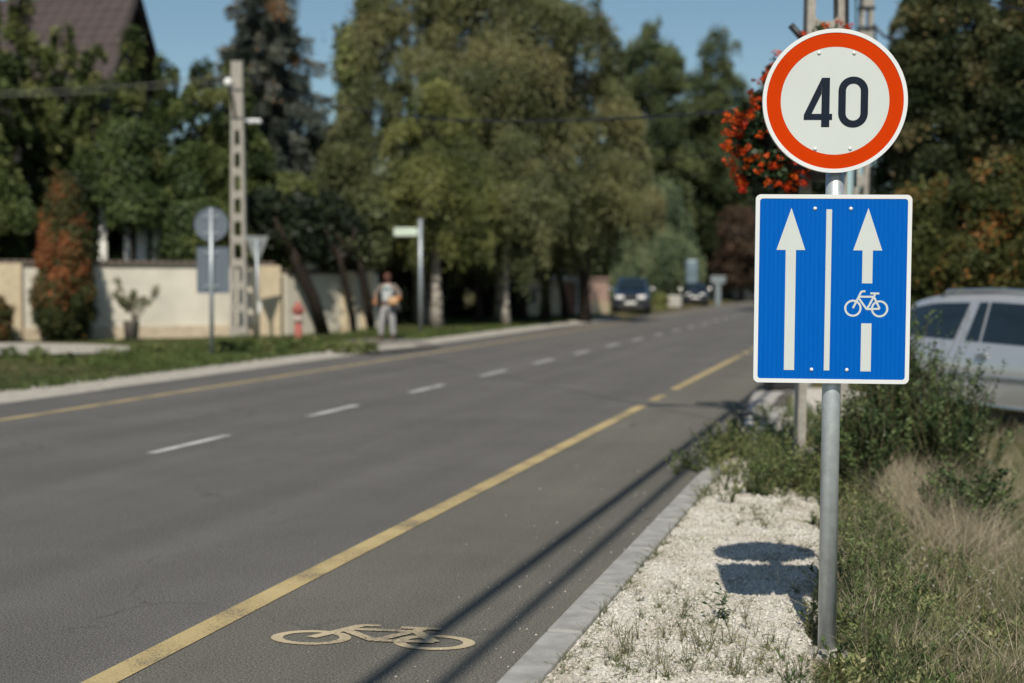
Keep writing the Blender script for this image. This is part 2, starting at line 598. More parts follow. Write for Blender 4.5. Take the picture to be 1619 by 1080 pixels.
h1, h2 = gnd(492, 1009), gnd(687, 1016.5)
ux = (h2 - h1) / 125
uy = Vector((-ux.y, ux.x, 0)) * .70
mb = MB(); bike(mb, lambda u, v, l: h1 + ux * u + uy * v + Vector((0, 0, .004 + l)), .0004, 28.5, 1.3)
for v_ in range(len(mb.f)): pass
tag(mb.build('bicycle_marking', M_YELP), 'pale yellow bicycle symbol painted on the bike lane asphalt', 'road marking')

# ------------------------------------------------------------------ kerb and gravel
M_KERB = mat('kerb_concrete', (.30, .295, .275), .85, var=.22, scale=9, bump=.35, bscale=140, spec=.25)
mb = MB()
y = -3.
while y < 11.6:
    L = min(1.0, 11.7 - y)
    mb.bbox((-1.34, y + L / 2, -.045), (.158, L - .016, .15 + random.uniform(-.006, .006)), .012)
    y += 1.0
tag(mb.build('kerb', M_KERB), kind='structure')
mb = MB()
y = 13.4
while y < 60:
    mb.bbox((-1.22 + noise.noise(Vector((y, 0, 0))) * .03, y + .48, -.035), (.26, .95, .13), .01); y += 1.0
tag(mb.build('far_kerb', M_KERB), kind='structure')


def edge_x(y):      # right edge of the gravel strip
    return -.30 - .035 * max(0, y - 6) + noise.noise(Vector((y * 1.1, 3, 0))) * .07 + noise.noise(Vector((y * 3.7, 3, 0))) * .035


def gz(x, y):
    return .012 + noise.noise(Vector((x * 2.2, y * 2.2, 0))) * .018 + noise.noise(Vector((x * 9, y * 9, 2))) * .008 + \
        noise.noise(Vector((x * 28, y * 28, 5))) * .006 + noise.noise(Vector((x * 70, y * 70, 5))) * .004


def gravel_mat():
    m, nt, p = new_mat('crushed_limestone')
    tc = nd(nt, 'ShaderNodeTexCoord')
    n1 = nd(nt, 'ShaderNodeTexNoise', Scale=75., Detail=5., Roughness=.7)
    n2 = nd(nt, 'ShaderNodeTexNoise', Scale=3., Detail=6., Roughness=.7)
    for n in (n1, n2): nt.links.new(tc.outputs['Object'], n.inputs['Vector'])
    r1 = ramp(nt, [(.32, (.15, .13, .108)), (.45, (.47, .445, .39)), (.62, (.66, .635, .58))])
    r2 = ramp(nt, [(.3, (.72, .68, .62)), (.55, (1, 1, 1))])
    nt.links.new(n1.outputs['Fac'], r1.inputs['Fac']); nt.links.new(n2.outputs['Fac'], r2.inputs['Fac'])
    mx = nd(nt, 'ShaderNodeMix', data_type='RGBA', blend_type='MULTIPLY'); mx.inputs['Factor'].default_value = 1
    nt.links.new(r1.outputs['Color'], mx.inputs['A']); nt.links.new(r2.outputs['Color'], mx.inputs['B'])
    nt.links.new(mx.outputs['Result'], p.inputs['Base Color'])
    p.inputs['Roughness'].default_value = .9; p.inputs['Specular IOR Level'].default_value = .15
    b = nd(nt, 'ShaderNodeBump', Strength=.7, Distance=.008)
    nt.links.new(n1.outputs['Fac'], b.inputs['Height']); nt.links.new(b.outputs['Normal'], p.inputs['Normal'])
    return m


M_GRAV = gravel_mat()
gx = list(np.arange(-1.262, -.02, .018))


def gravel_z(x, y):
    z = gz(x, y)
    d = x - edge_x(y)
    e = min(1, max(0, (x + 1.262) / .05))
    z = z * e + .008 * (1 - e)
    if d > 0: z -= d * .9 + .01
    return z


grid('gravel_verge', gx, list(np.arange(3.3, 12.2, .02)), gravel_z, M_GRAV)
# loose stones
g = np.random.default_rng(3)
mb = MB(); mb.cs = False
OCT = [(1, 0, 0), (-1, 0, 0), (0, 1, 0), (0, -1, 0), (0, 0, 1), (0, 0, -1)]
OF = [(0, 2, 4), (2, 1, 4), (1, 3, 4), (3, 0, 4), (2, 0, 5), (1, 2, 5), (3, 1, 5), (0, 3, 5)]


def stone(mb, c, r):
    q = Matrix.Rotation(random.random() * 6, 3, 'Z') @ Matrix.Rotation(random.random() * 6, 3, 'X')
    mb.add([q @ Vector((x * r * random.uniform(.6, 1.3), y_ * r * random.uniform(.6, 1.3), z * r * random.uniform(.5, 1))) + Vector(c) for x, y_, z in OCT], OF)


for k in range(34000):
    y = 3.4 + 8.3 * random.random() ** 1.25; x = random.uniform(-1.25, edge_x(y) + .05)
    r = .003 + .013 * random.random() ** 3.5
    stone(mb, (x, y, gravel_z(x, y) + r * .25), r)
for k in range(330):   # strewn on the lane by the kerb
    y = 3.6 + 12 * random.random() ** 1.4; x = -1.43 - abs(random.gauss(0, .38))
    r = .0022 + .0045 * random.random() ** 2
    stone(mb, (x, y, r * .4), r)
tag(mb.build('gravel', M_GRAV), 'pale crushed limestone chips lying along the kerb', 'gravel', kind='stuff')

# slab of concrete and pale gravel further along the right edge
M_SLAB = mat('pale_concrete', (.36, .34, .31), .85, var=.15, scale=3, bump=.3, bscale=60, spec=.2)
mb = MB()
p = [gnd(1192, 622), gnd(1256, 622), gnd(1250, 648), gnd(1180, 652)]
mb.add([(v.x, v.y, -.005) for v in p] + [(v.x, v.y, .03) for v in p], [(4, 5, 6, 7), (0, 1, 5, 4), (1, 2, 6, 5), (2, 3, 7, 6), (3, 0, 4, 7)])
tag(mb.build('concrete_path', M_SLAB), kind='structure')
mb = MB()
for i in range(40): pass
ysx = list(np.arange(11.72, 21, .1))
grid('far_gravel', list(np.arange(-1.48, .2, .06)), ysx, lambda x, y: .006 + gz(x, y) * .8 - max(0, x + .6) * .2 - .004, M_GRAV)

# left edge of the road: pale gravel margin, footpath, mouth of the side road
M_PALE = mat('pale_margin_gravel', (.36, .335, .29), .9, var=.22, scale=5, bump=.5, bscale=40, spec=.15)
ysx = list(np.arange(8, 60, .35))
L = []
for y in ysx:
    a = noise.noise(Vector((y * .5, 1, 7))); b = noise.noise(Vector((y * .7, 4, 7)))
    w = .20 + .26 * a
    if 31.5 < y < 34.2: w += .5
    if y < 22: w += .12
    L += [(-10.6, y, -.012), (-11.35 - w * .5 + .1 * b, y, .03), (-11.55 - w, y, .045), (-12.1 - w, y, -.03)]
tag(MB().add(L, [(4 * i + k, 4 * i + k + 4, 4 * i + k + 5, 4 * i + k + 1) for i in range(len(ysx) - 1) for k in range(3)]).build('gravel_margin', M_PALE), kind='structure')
mb = MB()
L = []
for px, pa, pb in ((-60, 548, 569), (60, 549, 568), (150, 551, 566), (205, 554, 562)):
    a, b = gnd(px, pa), gnd(px, pb)
    L += [(a.x, a.y, .10), (b.x, b.y, .10)]
mb.add(L, [(2 * i, 2 * i + 1, 2 * i + 3, 2 * i + 2) for i in range(3)])
tag(mb.build('footpath', M_PALE), kind='structure')
mb = MB()
q = [gnd(585, 562), gnd(700, 549), gnd(640, 538), gnd(560, 540), gnd(520, 545)]
mb.add([(v.x, v.y, .055) for v in q], [(0, 1, 2, 3, 4)])
tag(mb.build('side_road', mat('side_road_asphalt', (.19, .175, .155), .9, var=.2, scale=2, spec=.2)), kind='structure')
mb = MB()
q = [gnd(588, 559), gnd(662, 551), gnd(650, 547.5), gnd(596, 551)]
mb.add([(v.x, v.y, .06) for v in q], [(0, 1, 2, 3)])
tag(mb.build('worn_path', M_PALE), kind='structure')
# ------------------------------------------------------------------ the road sign
M_GALV = mat('galvanized_steel', (.52, .56, .58), .38, metal=.55, var=.16, scale=22, bump=.05, bscale=90)
M_ALU = mat('sign_aluminium', (.33, .35, .38), .5, metal=.55, var=.06)
M_SWHITE = mat('sign_white_film', (.52, .555, .535), .38, var=.03, scale=3, bump=.02, bscale=200, spec=.25)
M_SEDGE = mat('sign_white_border', (.64, .66, .66), .35, var=.03, scale=3, spec=.4)
M_SRED = mat('sign_red_film', (.50, .036, .0), .4, var=.05, scale=5, bump=.03, bscale=120, spec=.06)
M_SINK = mat('sign_dark_print', (.006, .012, .024), .5, var=.08, spec=.15)


def blue_mat():
    m, nt, p = new_mat('sign_blue_film')
    tc = nd(nt, 'ShaderNodeTexCoord')
    wv = nd(nt, 'ShaderNodeTexWave', Scale=17., Distortion=.6, Detail=2.); wv.bands_direction = 'X'
    nz = nd(nt, 'ShaderNodeTexNoise', Scale=340., Detail=2.)
    for n in (wv, nz): nt.links.new(tc.outputs['Object'], n.inputs['Vector'])
    rp = ramp(nt, [(0, (.0, .088, .39)), (1, (.0, .100, .43))])
    nt.links.new(wv.outputs['Fac'], rp.inputs['Fac']); nt.links.new(rp.outputs['Color'], p.inputs['Base Color'])
    p.inputs['Roughness'].default_value = .36; p.inputs['Specular IOR Level'].default_value = .08
    b = nd(nt, 'ShaderNodeBump', Strength=.12, Distance=.001)
    nt.links.new(nz.outputs['Fac'], b.inputs['Height']); nt.links.new(b.outputs['Normal'], p.inputs['Normal'])
    return m


M_SBLUE = blue_mat()
PB = gnd(1307, 1030)
DS = (PB - EYE).dot(FWD)
SIGN_RZ = YAW - R(4.0)
sign = thing('road_sign', 'galvanized post carrying a round 40 speed limit plate above a blue bike lane plate', 'road sign', PB, SIGN_RZ)
sign.rotation_euler = (0, R(.45), SIGN_RZ)
s_ = FPX / DS                      # pixels per metre at the sign
MB().tube([(0, 0, -.05), (0, 0, 1.0), (0, 0, 2.47)], .0375, 40).build('post', M_GALV, sign)
MB().lathe([(.039, 0), (.039, .012), (.03, .02), (0.001, .022)], (0, 0, 2.47), 32).build('post_cap', M_GALV, sign)
mb = MB()
g_ = random.Random(4)
mb.lathe([(.10, -.03), (.085, .004), (.055, .012), (.04, .016)], (0, 0, 0), 18)
mb.build('concrete_footing', mat('footing_concrete', (.34, .32, .28), .9, var=.2, scale=20, bump=.6, bscale=90), sign)

YP = -.062                         # the plates stand in front of the post
def on_sign(px, py):
    d = DS
    for k in range(5):
        p = pix(px, py, d); q = p - PB
        Mi = (Matrix.Rotation(SIGN_RZ, 3, 'Z') @ Matrix.Rotation(R(.45), 3, 'Y')).inverted()
        l = Mi @ q
        d += (YP - l.y) / max(.5, FWD.dot(Matrix.Rotation(SIGN_RZ, 3, 'Z') @ Vector((0, 1, 0))))
    return l.x, l.z, FPX / d
cxo, zc, s1_ = on_sign(1320, 159.5)
RS = 113.3 / s1_
plate = MB().prism(circle(0, 0, RS - .002, 96), 0, .003).build('speed_limit_plate', M_ALU, sign, (cxo, YP, zc))
MB().ring(circle(0, 0, RS, 96), circle(0, 0, RS * .945, 96), -.003, .022).build('rim', M_SEDGE, plate)
MB().ring(circle(0, 0, RS * .95, 96), circle(0, 0, RS * .748, 96), -.0012, .001).build('red_ring', M_SRED, plate)
MB().prism(circle(0, 0, RS * .754, 96), -.0008, .001).build('white_face', M_SWHITE, plate)
KD = 344 / RS
k4 = lambda *a: [((x - 721) / KD, (478 - y) / KD) for x, y in a]
mb = MB()
mb.prism(k4((658, 368), (696, 368), (696, 603), (657, 603)), -.0022, -.0004)
mb.prism(k4((658, 368), (657, 445), (611, 540), (574, 546)), -.0022, -.0004)
mb.prism(k4((574, 546), (611, 540), (657, 540), (657, 569), (574, 569)), -.0022, -.0004)
mb.prism(k4((696, 540), (709, 540), (709, 569), (696, 569)), -.0022, -.0004)
mb.build('digit', M_SINK, plate)
q = lambda x, y: ((x - 721) / KD, (478 - y) / KD)
c0 = q(807.5, 484)
MB().ring(rrect(*c0, 141 / KD, 243 / KD, 69 / KD), rrect(*c0, 70 / KD, 176 / KD, 34 / KD), -.0022, -.0004).build('digit', M_SINK, plate)


def bolt(x, z, parent):
    MB().lathe([(.0075, 0), (.0075, .0025), (.005, .005), (.0005, .0055)], (0, 0, 0), 14,
               Matrix.Rotation(R(90), 3, 'X')).build('bolt', M_SEDGE, parent, (x, -.0012, z))


for x, y in ((642, 250), (808, 251), (631, 708), (797, 706)): bolt(*q(x, y), plate)

cx2, zc2, s2_ = on_sign(1315.8, 457.2)
PW, PH = 243.5 / s2_, 298 / s2_
lane = MB().prism(rrect(0, 0, PW - .004, PH - .004, .02), 0, .003).build('lane_plate', M_ALU, sign, (cx2, YP, zc2))
MB().ring(rrect(0, 0, PW, PH, .022), rrect(0, 0, PW - .034, PH - .034, .012), -.003, .02).build('rim', M_SEDGE, lane)
MB().prism(rrect(0, 0, PW - .033, PH - .033, .012), -.001, .001).build('blue_face', M_SBLUE, lane)
U = lambda u, v: ((u - .5) * PW, (.5 - v) * PH)


def arrow(u, v0, v1, v2):
    """head tip v0, head base v1, shaft end v2"""
    mb = MB()
    mb.prism([U(u, v0), U(u + .0925, v1), U(u + .033, v1), U(u - .033, v1), U(u - .0925, v1)], -.002, -.0005)
    mb.prism([U(u - .033, v1), U(u + .033, v1), U(u + .033, v2), U(u - .033, v2)], -.002, -.0005)
    return mb


arrow(.230, .071, .294, .932).build('arrow', M_SWHITE, lane)
arrow(.722, .070, .294, .468).build('arrow', M_SWHITE, lane)
MB().prism([U(.689, .680), U(.755, .680), U(.755, .935), U(.689, .935)], -.002, -.0005).build('arrow_shaft', M_SWHITE, lane)
MB().prism([U(.454, .078), U(.490, .078), U(.490, .932), U(.454, .932)], -.002, -.0005).build('divider', M_SWHITE, lane)
bu, bv = U(.634, .6)
k_ = PW / 733
mb = MB(); bike(mb, lambda u, v, l: Vector((bu + u * k_, -.0018 - l, bv + v * k_)), .00015)
mb.build('bicycle_symbol', M_SWHITE, lane)
for u, v in ((.381, .074), (.61, .074), (.375, .928), (.602, .928)): bolt(*U(u, v), lane)
# clamps behind the plates
for pl, zs in ((plate, (.2, -.2)), (lane, (.33, -.33))):
    for z in zs:
        mb = MB(); mb.box((-.0, .018, z), (.3, .028, .03))
        mb.build('bracket', M_ALU, pl)

# ------------------------------------------------------------------ concrete utility poles
M_CONC = mat('weathered_pole_concrete', (.31, .29, .255), .9, var=.25, scale=14, bump=.5, bscale=110, spec=.2)
M_BLACK = mat('black_rubber', (.012, .013, .014), .5, var=.2)
M_CERAM = mat('white_ceramic', (.7, .7, .68), .25, var=.03)
M_DSTEEL = mat('dark_steel', (.04, .045, .05), .5, metal=.5, var=.2)
M_LAMP = mat('lamp_housing', (.55, .56, .57), .4, var=.05)


def pole_shaft(H, wb, wt, dep, solid, period, hole, railf=.27, top_solid=.5, fill=0.):
    """tapered concrete pole with a ladder of round-cornered openings in its broad face"""
    mb = MB()
    wd = lambda z: wb + (wt - wb) * z / H
    rl = lambda z: railf
    n = 24
    for sgn in (-1, 1):
        vs = []
        for i in range(n + 1):
            z = H * i / n - .3 * (i == 0)
            w, r = wd(z), rl(z)
            xo, xi = sgn * w / 2, sgn * (w / 2 - r)
            c = r * .15
            vs += [(xo, -dep / 2 + c, z), (xo - sgn * c, -dep / 2, z), (xi, -dep / 2, z), (xi, dep / 2, z), (xo - sgn * c, dep / 2, z), (xo, dep / 2 - c, z)]
        fs = []
        for i in range(n):
            for k in range(6):
                k2 = (k + 1) % 6
                f = (i * 6 + k, i * 6 + k2, (i + 1) * 6 + k2, (i + 1) * 6 + k)
                fs.append(f if sgn < 0 else f[::-1])
        fs.append(tuple(n * 6 + k for k in range(6)))
        mb.add(vs, fs)
    z = solid
    rungs = []
    while z + hole < H - top_solid:
        rungs.append((z + hole, z + period)); z += period
    last = z
    segs = [(-.3, solid)] + [(a, b) for a, b in rungs[:-1]] + [(rungs[-1][0], H)]
    for a, b in segs:
        zm = (a + b) / 2
        hw = wd(zm) / 2 - rl(zm) + .002
        r = min(hw * .9, .06, (period - hole) * .9)
        poly = []
        for (x, zz, s1) in ((-1, b, 0), (1, b, 1), (1, a, 2), (-1, a, 3)): pass
        K = 6
        top = [(-hw + r * (1 - math.cos(R(90 * k / K))) , b + r * (1 - math.sin(R(90 * k / K)))) for k in range(K + 1)]
        top = top + [(-x, zz) for x, zz in top[::-1]]
        bot = [(x, a - (zz - b)) for x, zz in top[::-1]]
        if b >= H: top = [(-hw, H - .002), (hw, H - .002)]
        if a < 0: bot = [(hw, a), (-hw, a)]
        mb.prism(top + bot, -dep / 2 + .012, dep / 2 - .012)
    if fill:    # openings closed by a thin web near the foot
        pass
    return mb


def lattice_pole(label, P, H, wb, wt, dep, rz, cat='utility pole', **kw):
    t = thing('utility_pole', label, cat, P, rz, 'concrete utility poles')
    pole_shaft(H, wb, wt, dep, **kw).build('shaft', M_CONC, t)
    return t


# near pole behind the sign
D1 = 11.0
P1 = base_at(1300, D1); P1.z = -.03
up1 = lattice_pole('wide concrete pole with large oval openings directly behind the 40 sign', P1, 7.75, .40, .175, .22, YAW * .8,
                   solid=.28, period=.82, hole=.64, railf=.062, top_solid=.3)
mb = MB(); mb.box((0, 0, 7.45), (.9, .16, .14)); mb.bbox((.02, -.2, 7.0), (.34, .3, .42), .03)
mb.tube([(-.4, 0, 7.42), (0, -.02, 6.7)], .035, 8); mb.tube([(.4, 0, 7.42), (0, -.02, 6.7)], .035, 8)
mb.build('crossarm', M_DSTEEL, up1)
for x in (-.4, -.22, .24, .4):
    MB().lathe([(.02, 0), (.02, .04), (.045, .06), (.03, .085), (.045, .11), (.02, .14), (.001, .15)], (x, 0, 7.5), 14).build('insulator', M_CERAM, up1)
mb = MB(); mb.tube([(0, -.1, 6.6), (-.2, -.12, 7.0), (-.5, -.12, 7.2), (-.78, -.12, 7.25)], [.07, .07, .06, .04], 10)
la = mb.build('lamp_arm', M_GALV, up1)
mb = MB(); mb.cs = True
mb.lathe([(.02, -.28), (.09, -.2), (.12, 0), (.1, .2), (.03, .28)], (0, 0, 0), 16, Matrix.Rotation(R(90), 3, 'Y') @ Matrix.Diagonal((.5, 1, 1)))
mb.build('lamp_head', M_LAMP, up1, (-.92, -.12, 7.26))
MB().tube([(.13, -.13, 7.2), (.135, -.14, 5), (.15, -.14, 3.2), (.16, -.14, 2.6)], .013, 8).build('downlead', M_BLACK, up1)
MB().tube([(.20, -.11, 7.2), (.205, -.12, 5), (.215, -.12, 3.2), (.225, -.12, 2.3)], .010, 8).build('downlead', mat('blue_grey_conduit', (.10, .2, .27), .5), up1)
mb = MB(); mb.bbox((.19, -.14, 3.86), (.09, .07, .22), .01); mb.build('junction_box', M_CERAM, up1)
mb = MB(); mb.lathe([(.001, -.02), (.06, 0), (.10, .05), (.11, .06)], (0, 0, 0), 16); mb.build('flood_lamp', mat('green_enamel', (.05, .12, .06), .4), up1, (-.0, -.16, 3.92), (R(20), 0, 0))

# second pole further down the verge
D2 = 25.0
P2 = base_at(1352, D2); P2.z = -.1
up2 = lattice_pole('slim concrete pole with square openings further back to the right of the first pole', P2, 7.9, .27, .225, .2, YAW * .8,
                   solid=.4, period=.62, hole=.44, railf=.08, top_solid=.9)
up2.rotation_euler = (0, R(1.3), YAW * .8)
mb = MB()
for z in (6.05, 6.4): MB().box((0, 0, z), (.27, .25, .05)).build('steel_band', M_DSTEEL, up2)
mb.tube([(.1, -.13, 6.1), (.3, -.13, 5.9), (.42, -.13, 5.85)], .025, 8)
mb.build('steel_bracket', M_DSTEEL, up2)
MB().tube([(.14, -.13, 6.1), (.17, -.13, 4.5), (.16, -.13, 2)], .02, 8).build('downlead', M_BLACK, up2)
mb = MB(); mb.lathe([(.001, -.05), (.05, -.03), (.06, .02), (.02, .06)], (0, 0, 0), 12); mb.build('insulator', M_DSTEEL, up2, (.45, -.13, 5.85))
mb = MB(); mb.box((0, 0, 7.6), (1.1, .09, .09)); mb.build('crossarm', M_DSTEEL, up2)

# pole across the road
D3 = 37.9
P3 = base_at(378, D3); P3.z = .05
up3 = lattice_pole('tall concrete pole with ladder openings by the cream wall across the road', P3, zof(100, D3) - .05, .47, .30, .25, YAW,
                   solid=.3, period=.60, hole=.40, railf=.10, top_solid=1.5)
z3 = lambda py: zof(py, D3) - .05
mb = MB(); mb.lathe([(.001, -.13), (.08, -.1), (.12, 0), (.08, .1), (.001, .13)], (-.22, -.17, z3(134)), 14); mb.build('insulator', M_CERAM, up3)
MB().tube([(-.17, -.16, z3(140)), (-.1, -.17, z3(160)), (-.05, -.16, z3(185))], .04, 8).build('downlead', M_BLACK, up3)
mb = MB(); mb.bbox((.47, -.1, z3(194)), (.36, .16, .12), .03); mb.build('lamp_head', M_LAMP, up3)
MB().tube([(.1, -.1, z3(191)), (.35, -.1, z3(193))], .02, 8).build('lamp_arm', M_GALV, up3)
for py in (145, 189): MB().box((0, 0, z3(py)), (.40, .27, .05)).build('steel_band', M_DSTEEL, up3)


# ------------------------------------------------------------------ cables
M_GCABLE = mat('sunlit_grey_cable', (.16, .16, .145), .6)  # lighter grey than the other cables, standing in for sunlight on them


def cable(label, a, b, sag, r, n=40, group='overhead cables', m=None):
    a, b = Vector(a), Vector(b)
    pts = []
    for i in range(n + 1):
        t = i / n
        p = a.lerp(b, t); p.z -= sag * 4 * t * (1 - t); pts.append(p)
    o = MB().tube(pts, r, 8).build('overhead_cable', m or M_BLACK)
    return tag(o, label, 'cable', group)


hx = P1.x
sh = -math.tan(SUN_AZ) if False else 0
zt = 7.55
for x0, x1_, r, lab in ((-.33, -.98, .043, 'thicker bundled cable overhead whose shadow runs along the bike lane'),
                        (-.13, -.57, .034, 'thinner bundled cable overhead whose shadow runs along the bike lane')):
    cable(lab, (x1_, -22, 7.6), (x0, P1.y, zt), .55, r, 60)
    cable(lab.split(' overhead')[0] + ' between the two right hand poles', (x0, P1.y, zt), (P2.x + x0 + .4, P2.y, 7.6), .25, r)
cable('black service cable crossing the road and sagging in front of the birches', pix(386, 116, D3 - .15), pix(1250, 168, 12.2), .55, .012)
cable('thin black cable hanging lower across the dark trees over the road', pix(388, 190, D3 - .1), pix(1330, 236, 24.9), .5, .009)
cable('upper dark cable running left from the far pole past the hedge', pix(368, 118, D3 - .15), pix(-120, 146, 33), .12, .011, m=M_GCABLE)
cable('lower dark cable running left from the far pole past the hedge', pix(367, 126, D3 - .15), pix(-120, 154, 33.2), .12, .010, m=M_GCABLE)
cable('dark cable crossing the sky above the evergreen tree on the right', pix(1520, -16, 17), pix(1700, 30, 15), .05, .014)

# ------------------------------------------------------------------ flower basket on the near pole
FB = pix(1225, 203, D1 - .25)
fb = thing('flower_basket', 'hanging basket of orange red geraniums on the concrete pole behind the 40 sign', 'flower basket', (FB.x, FB.y, FB.z))
M_PLANTER = mat('dark_planter_plastic', (.018, .02, .02), .55, var=.2)
mb = MB(); mb.lathe([(.10, -.30), (.17, -.25), (.24, -.02), (.25, .0), (.23, .0), (.2, -.03)], (.12, 0, -.04), 24); mb.build('planter', M_PLANTER, fb)
mb = MB(); mb.lathe([(.09, -.32), (.16, -.26), (.20, -.06), (.21, -.04), (.19, -.04), (.16, -.07)], (.36, .05, -.08), 24); mb.build('planter', M_PLANTER, fb)
MB().tube([(.11, 0, .77), (.18, .02, .69), (.36, .12, .48), (.42, .2, -.1)], [.026, .026, .026, .026], 8).build('bracket', M_DSTEEL, fb)
LV = Leaves(21)
gg = np.random.default_rng(5)
Cn, Rd = [], []
for k in range(64):
    a = gg.uniform(0, 6.28); z = gg.uniform(-.36, .46)
    rr = .30 * math.sqrt(max(.05, 1 - (z / .55) ** 2)) * gg.uniform(.5, 1)
    Cn.append((.0 + .12 * (z) + math.cos(a) * rr + (.12 if z > .15 else 0), math.sin(a) * rr * .8, z)); Rd.append((.09, .09, .08))
for k in range(10):
    Cn.append((gg.uniform(.2, .42), gg.uniform(-.2, .1), gg.uniform(.36, .6))); Rd.append((.08, .08, .07))
Cn, Rd = np.array(Cn), np.array(Rd)
Cn = np.concatenate([Cn, np.array([[(x_ - 1225) / 209, 0., (203 - y_) / 209] for x_, y_ in ((1294, 54), (1310, 62), (1240, 108), (1330, 64), (1270, 72))])]); Rd = np.concatenate([Rd, np.full((5, 3), .06)])
LV.clumps(Cn, Rd, 900, .045, .04, gg.random(len(Cn)), tj=.2)
LV.build('foliage', leaf_mat('geranium_leaf', [(0, (.018, .035, .014)), (1, (.04, .07, .02))], .5, .2), fb)
LV = Leaves(22)
for k in range(215):
    a = gg.uniform(0, 6.28)
    z = gg.choice([-.40, -.3, -.2, -.1, 0, .05, .12, .2, .3, .42]) + gg.uniform(-.07, .07)
    rr = .36 * math.sqrt(max(.05, 1 - (z / .58) ** 2)) * gg.uniform(.75, 1.1)
    c = np.array([[.12 * z + math.cos(a) * rr + (.10 if z > .15 else 0), -abs(math.sin(a)) * rr * .9 if gg.random() < .8 else math.sin(a) * rr, z]])
    s_k = gg.uniform(.018, .036)
    LV.clumps(c, np.array([[s_k, s_k, s_k * .8]]), 2200, .022, .019, np.array([gg.random()]), tj=.15, shell=.6)
for qx, qy in ((1303, 48), (1325, 44), (1267, 57), (1231, 86), (1240, 97), (1222, 106), (1335, 52)):
    c = np.array([[(qx - 1225) / 209 + gg.uniform(-.01, .01), gg.uniform(-.12, 0), (203 - qy) / 209]])
    LV.clumps(c, np.array([[.032, .032, .022]]), 2200, .022, .019, np.array([gg.random()]), tj=.15, shell=.6)
LV.build('blossoms', leaf_mat('geranium_petal', [(0, (.46, .02, .008)), (.5, (.60, .06, .008)), (1, (.70, .14, .015))], .5, .35), fb)

# ------------------------------------------------------------------ litter bin seen under the blue plate
b0 = gnd(1236, 619)
bn = thing('litter_bin', 'black litter bin standing on the verge beyond the blue sign', 'litter bin', (b0.x, b0.y, .0), YAW)
MB().bbox((0, 0, .47), (.42, .4, .86), .02).build('body', M_BLACK, bn)
MB().bbox((0, 0, .94), (.46, .44, .07), .02).build('lid', M_DSTEEL, bn)
MB().bbox((0, 0, .02), (.36, .34, .05), .01).build('base', M_DSTEEL, bn)
# ------------------------------------------------------------------ walls and houses across the road
M_CREAM = mat('cream_render', (.60, .565, .475), .9, var=.13, scale=1.1, bump=.15, bscale=30, spec=.15)
M_PLINTH = mat('sandstone_plinth', (.50, .42, .31), .9, var=.18, scale=5, bump=.4, bscale=25, spec=.15)
M_PIER = mat('yellow_stone_pier', (.54, .45, .31), .9, var=.12, scale=6, bump=.3, bscale=30, spec=.15)
M_GREYW = mat('grey_render', (.52, .49, .40), .9, var=.08, scale=2, spec=.15)
M_COPING = mat('dark_coping_tile', (.09, .07, .055), .8, var=.3, scale=12)
M_BROWN = mat('dark_brown_timber', (.03, .022, .017), .7, var=.3)
M_WHITEW = mat('white_plaster', (.66, .65, .60), .85, var=.05)


def wall_seg(label, name, a, b, h, m_wall, th=.25, plinth=.0, pier_end=0., z0=0.):
    a, b = Vector(a), Vector(b); a.z = b.z = 0
    d = b - a; L = d.length; rz = math.atan2(d.y, d.x)
    t = thing(name, label, 'wall', (a.x, a.y, z0), rz)
    MB().box((L / 2, th / 2, h / 2), (L, th, h)).build('wall', m_wall, t)
    n = int(L / .22)
    mb = MB()
    mb.box((L / 2, th / 2, h + .02), (L, th + .12, .045))
    for i in range(n):      # rounded ridge tiles
        mb.tube([(L * i / n + .01, th / 2, h + .05), (L * (i + 1) / n - .01, th / 2, h + .055)], .075, 8)
    mb.build('coping', M_COPING, t)
    if plinth:
        MB().box((L / 2, -.015, plinth / 2), (L - .01, .05, plinth)).build('plinth', M_PLINTH, t)
    return t, L


Wa, Wb = gnd(-190, 548), base_at(438, 39.3)
dW = (Wb - Wa).normalized()
wl, LW = wall_seg('long cream garden wall with a stone plinth and dark tile coping', 'garden_wall', Wa, Wb, 1.97, M_CREAM, plinth=.38)
for px in (10,):
    xx = (base_at(px, 35.3) - Wa).dot(dW)
    MB().bbox((xx, -.03, 1.0), (.75, .16, 2.0), .01).build('pier', M_PIER, wl)
MB().bbox((LW - .28, -.02, .99), (.62, .36, 1.98), .01).build('pier', M_PIER, wl)
Wc = base_at(598, 42.2)
W2a = Wb + Vector((.25, .1, 0))
w2, L2 = wall_seg('grey panelled wall along the side street behind the red hydrant', 'side_street_wall', W2a, Wc, 1.76, M_GREYW)
for f_ in (.64, .86):
    MB().bbox((L2 * f_, -.02, .92), (.42, .22, 1.84), .01).build('pier', M_PIER, w2)

# house with the steep tiled roof
M_TILE_, nt, p = new_mat('brown_roof_tiles')
tc = nd(nt, 'ShaderNodeTexCoord')
br = nd(nt, 'ShaderNodeTexBrick', Scale=1.0); br.offset = 0
br.inputs['Color1'].default_value = (.048, .032, .028, 1); br.inputs['Color2'].default_value = (.038, .026, .023, 1)
br.inputs['Mortar'].default_value = (.092, .072, .067, 1)
br.inputs['Mortar Size'].default_value = .022; br.inputs['Brick Width'].default_value = .52; br.inputs['Row Height'].default_value = .5
nt.links.new(tc.outputs['UV'], br.inputs['Vector']); nt.links.new(br.outputs['Color'], p.inputs['Base Color'])
bmp = nd(nt, 'ShaderNodeBump', Strength=.6, Distance=.03); nt.links.new(br.outputs['Fac'], bmp.inputs['Height']); bmp.invert = True
nt.links.new(bmp.outputs['Normal'], p.inputs['Normal']); p.inputs['Roughness'].default_value = .6
M_TILE = M_TILE_


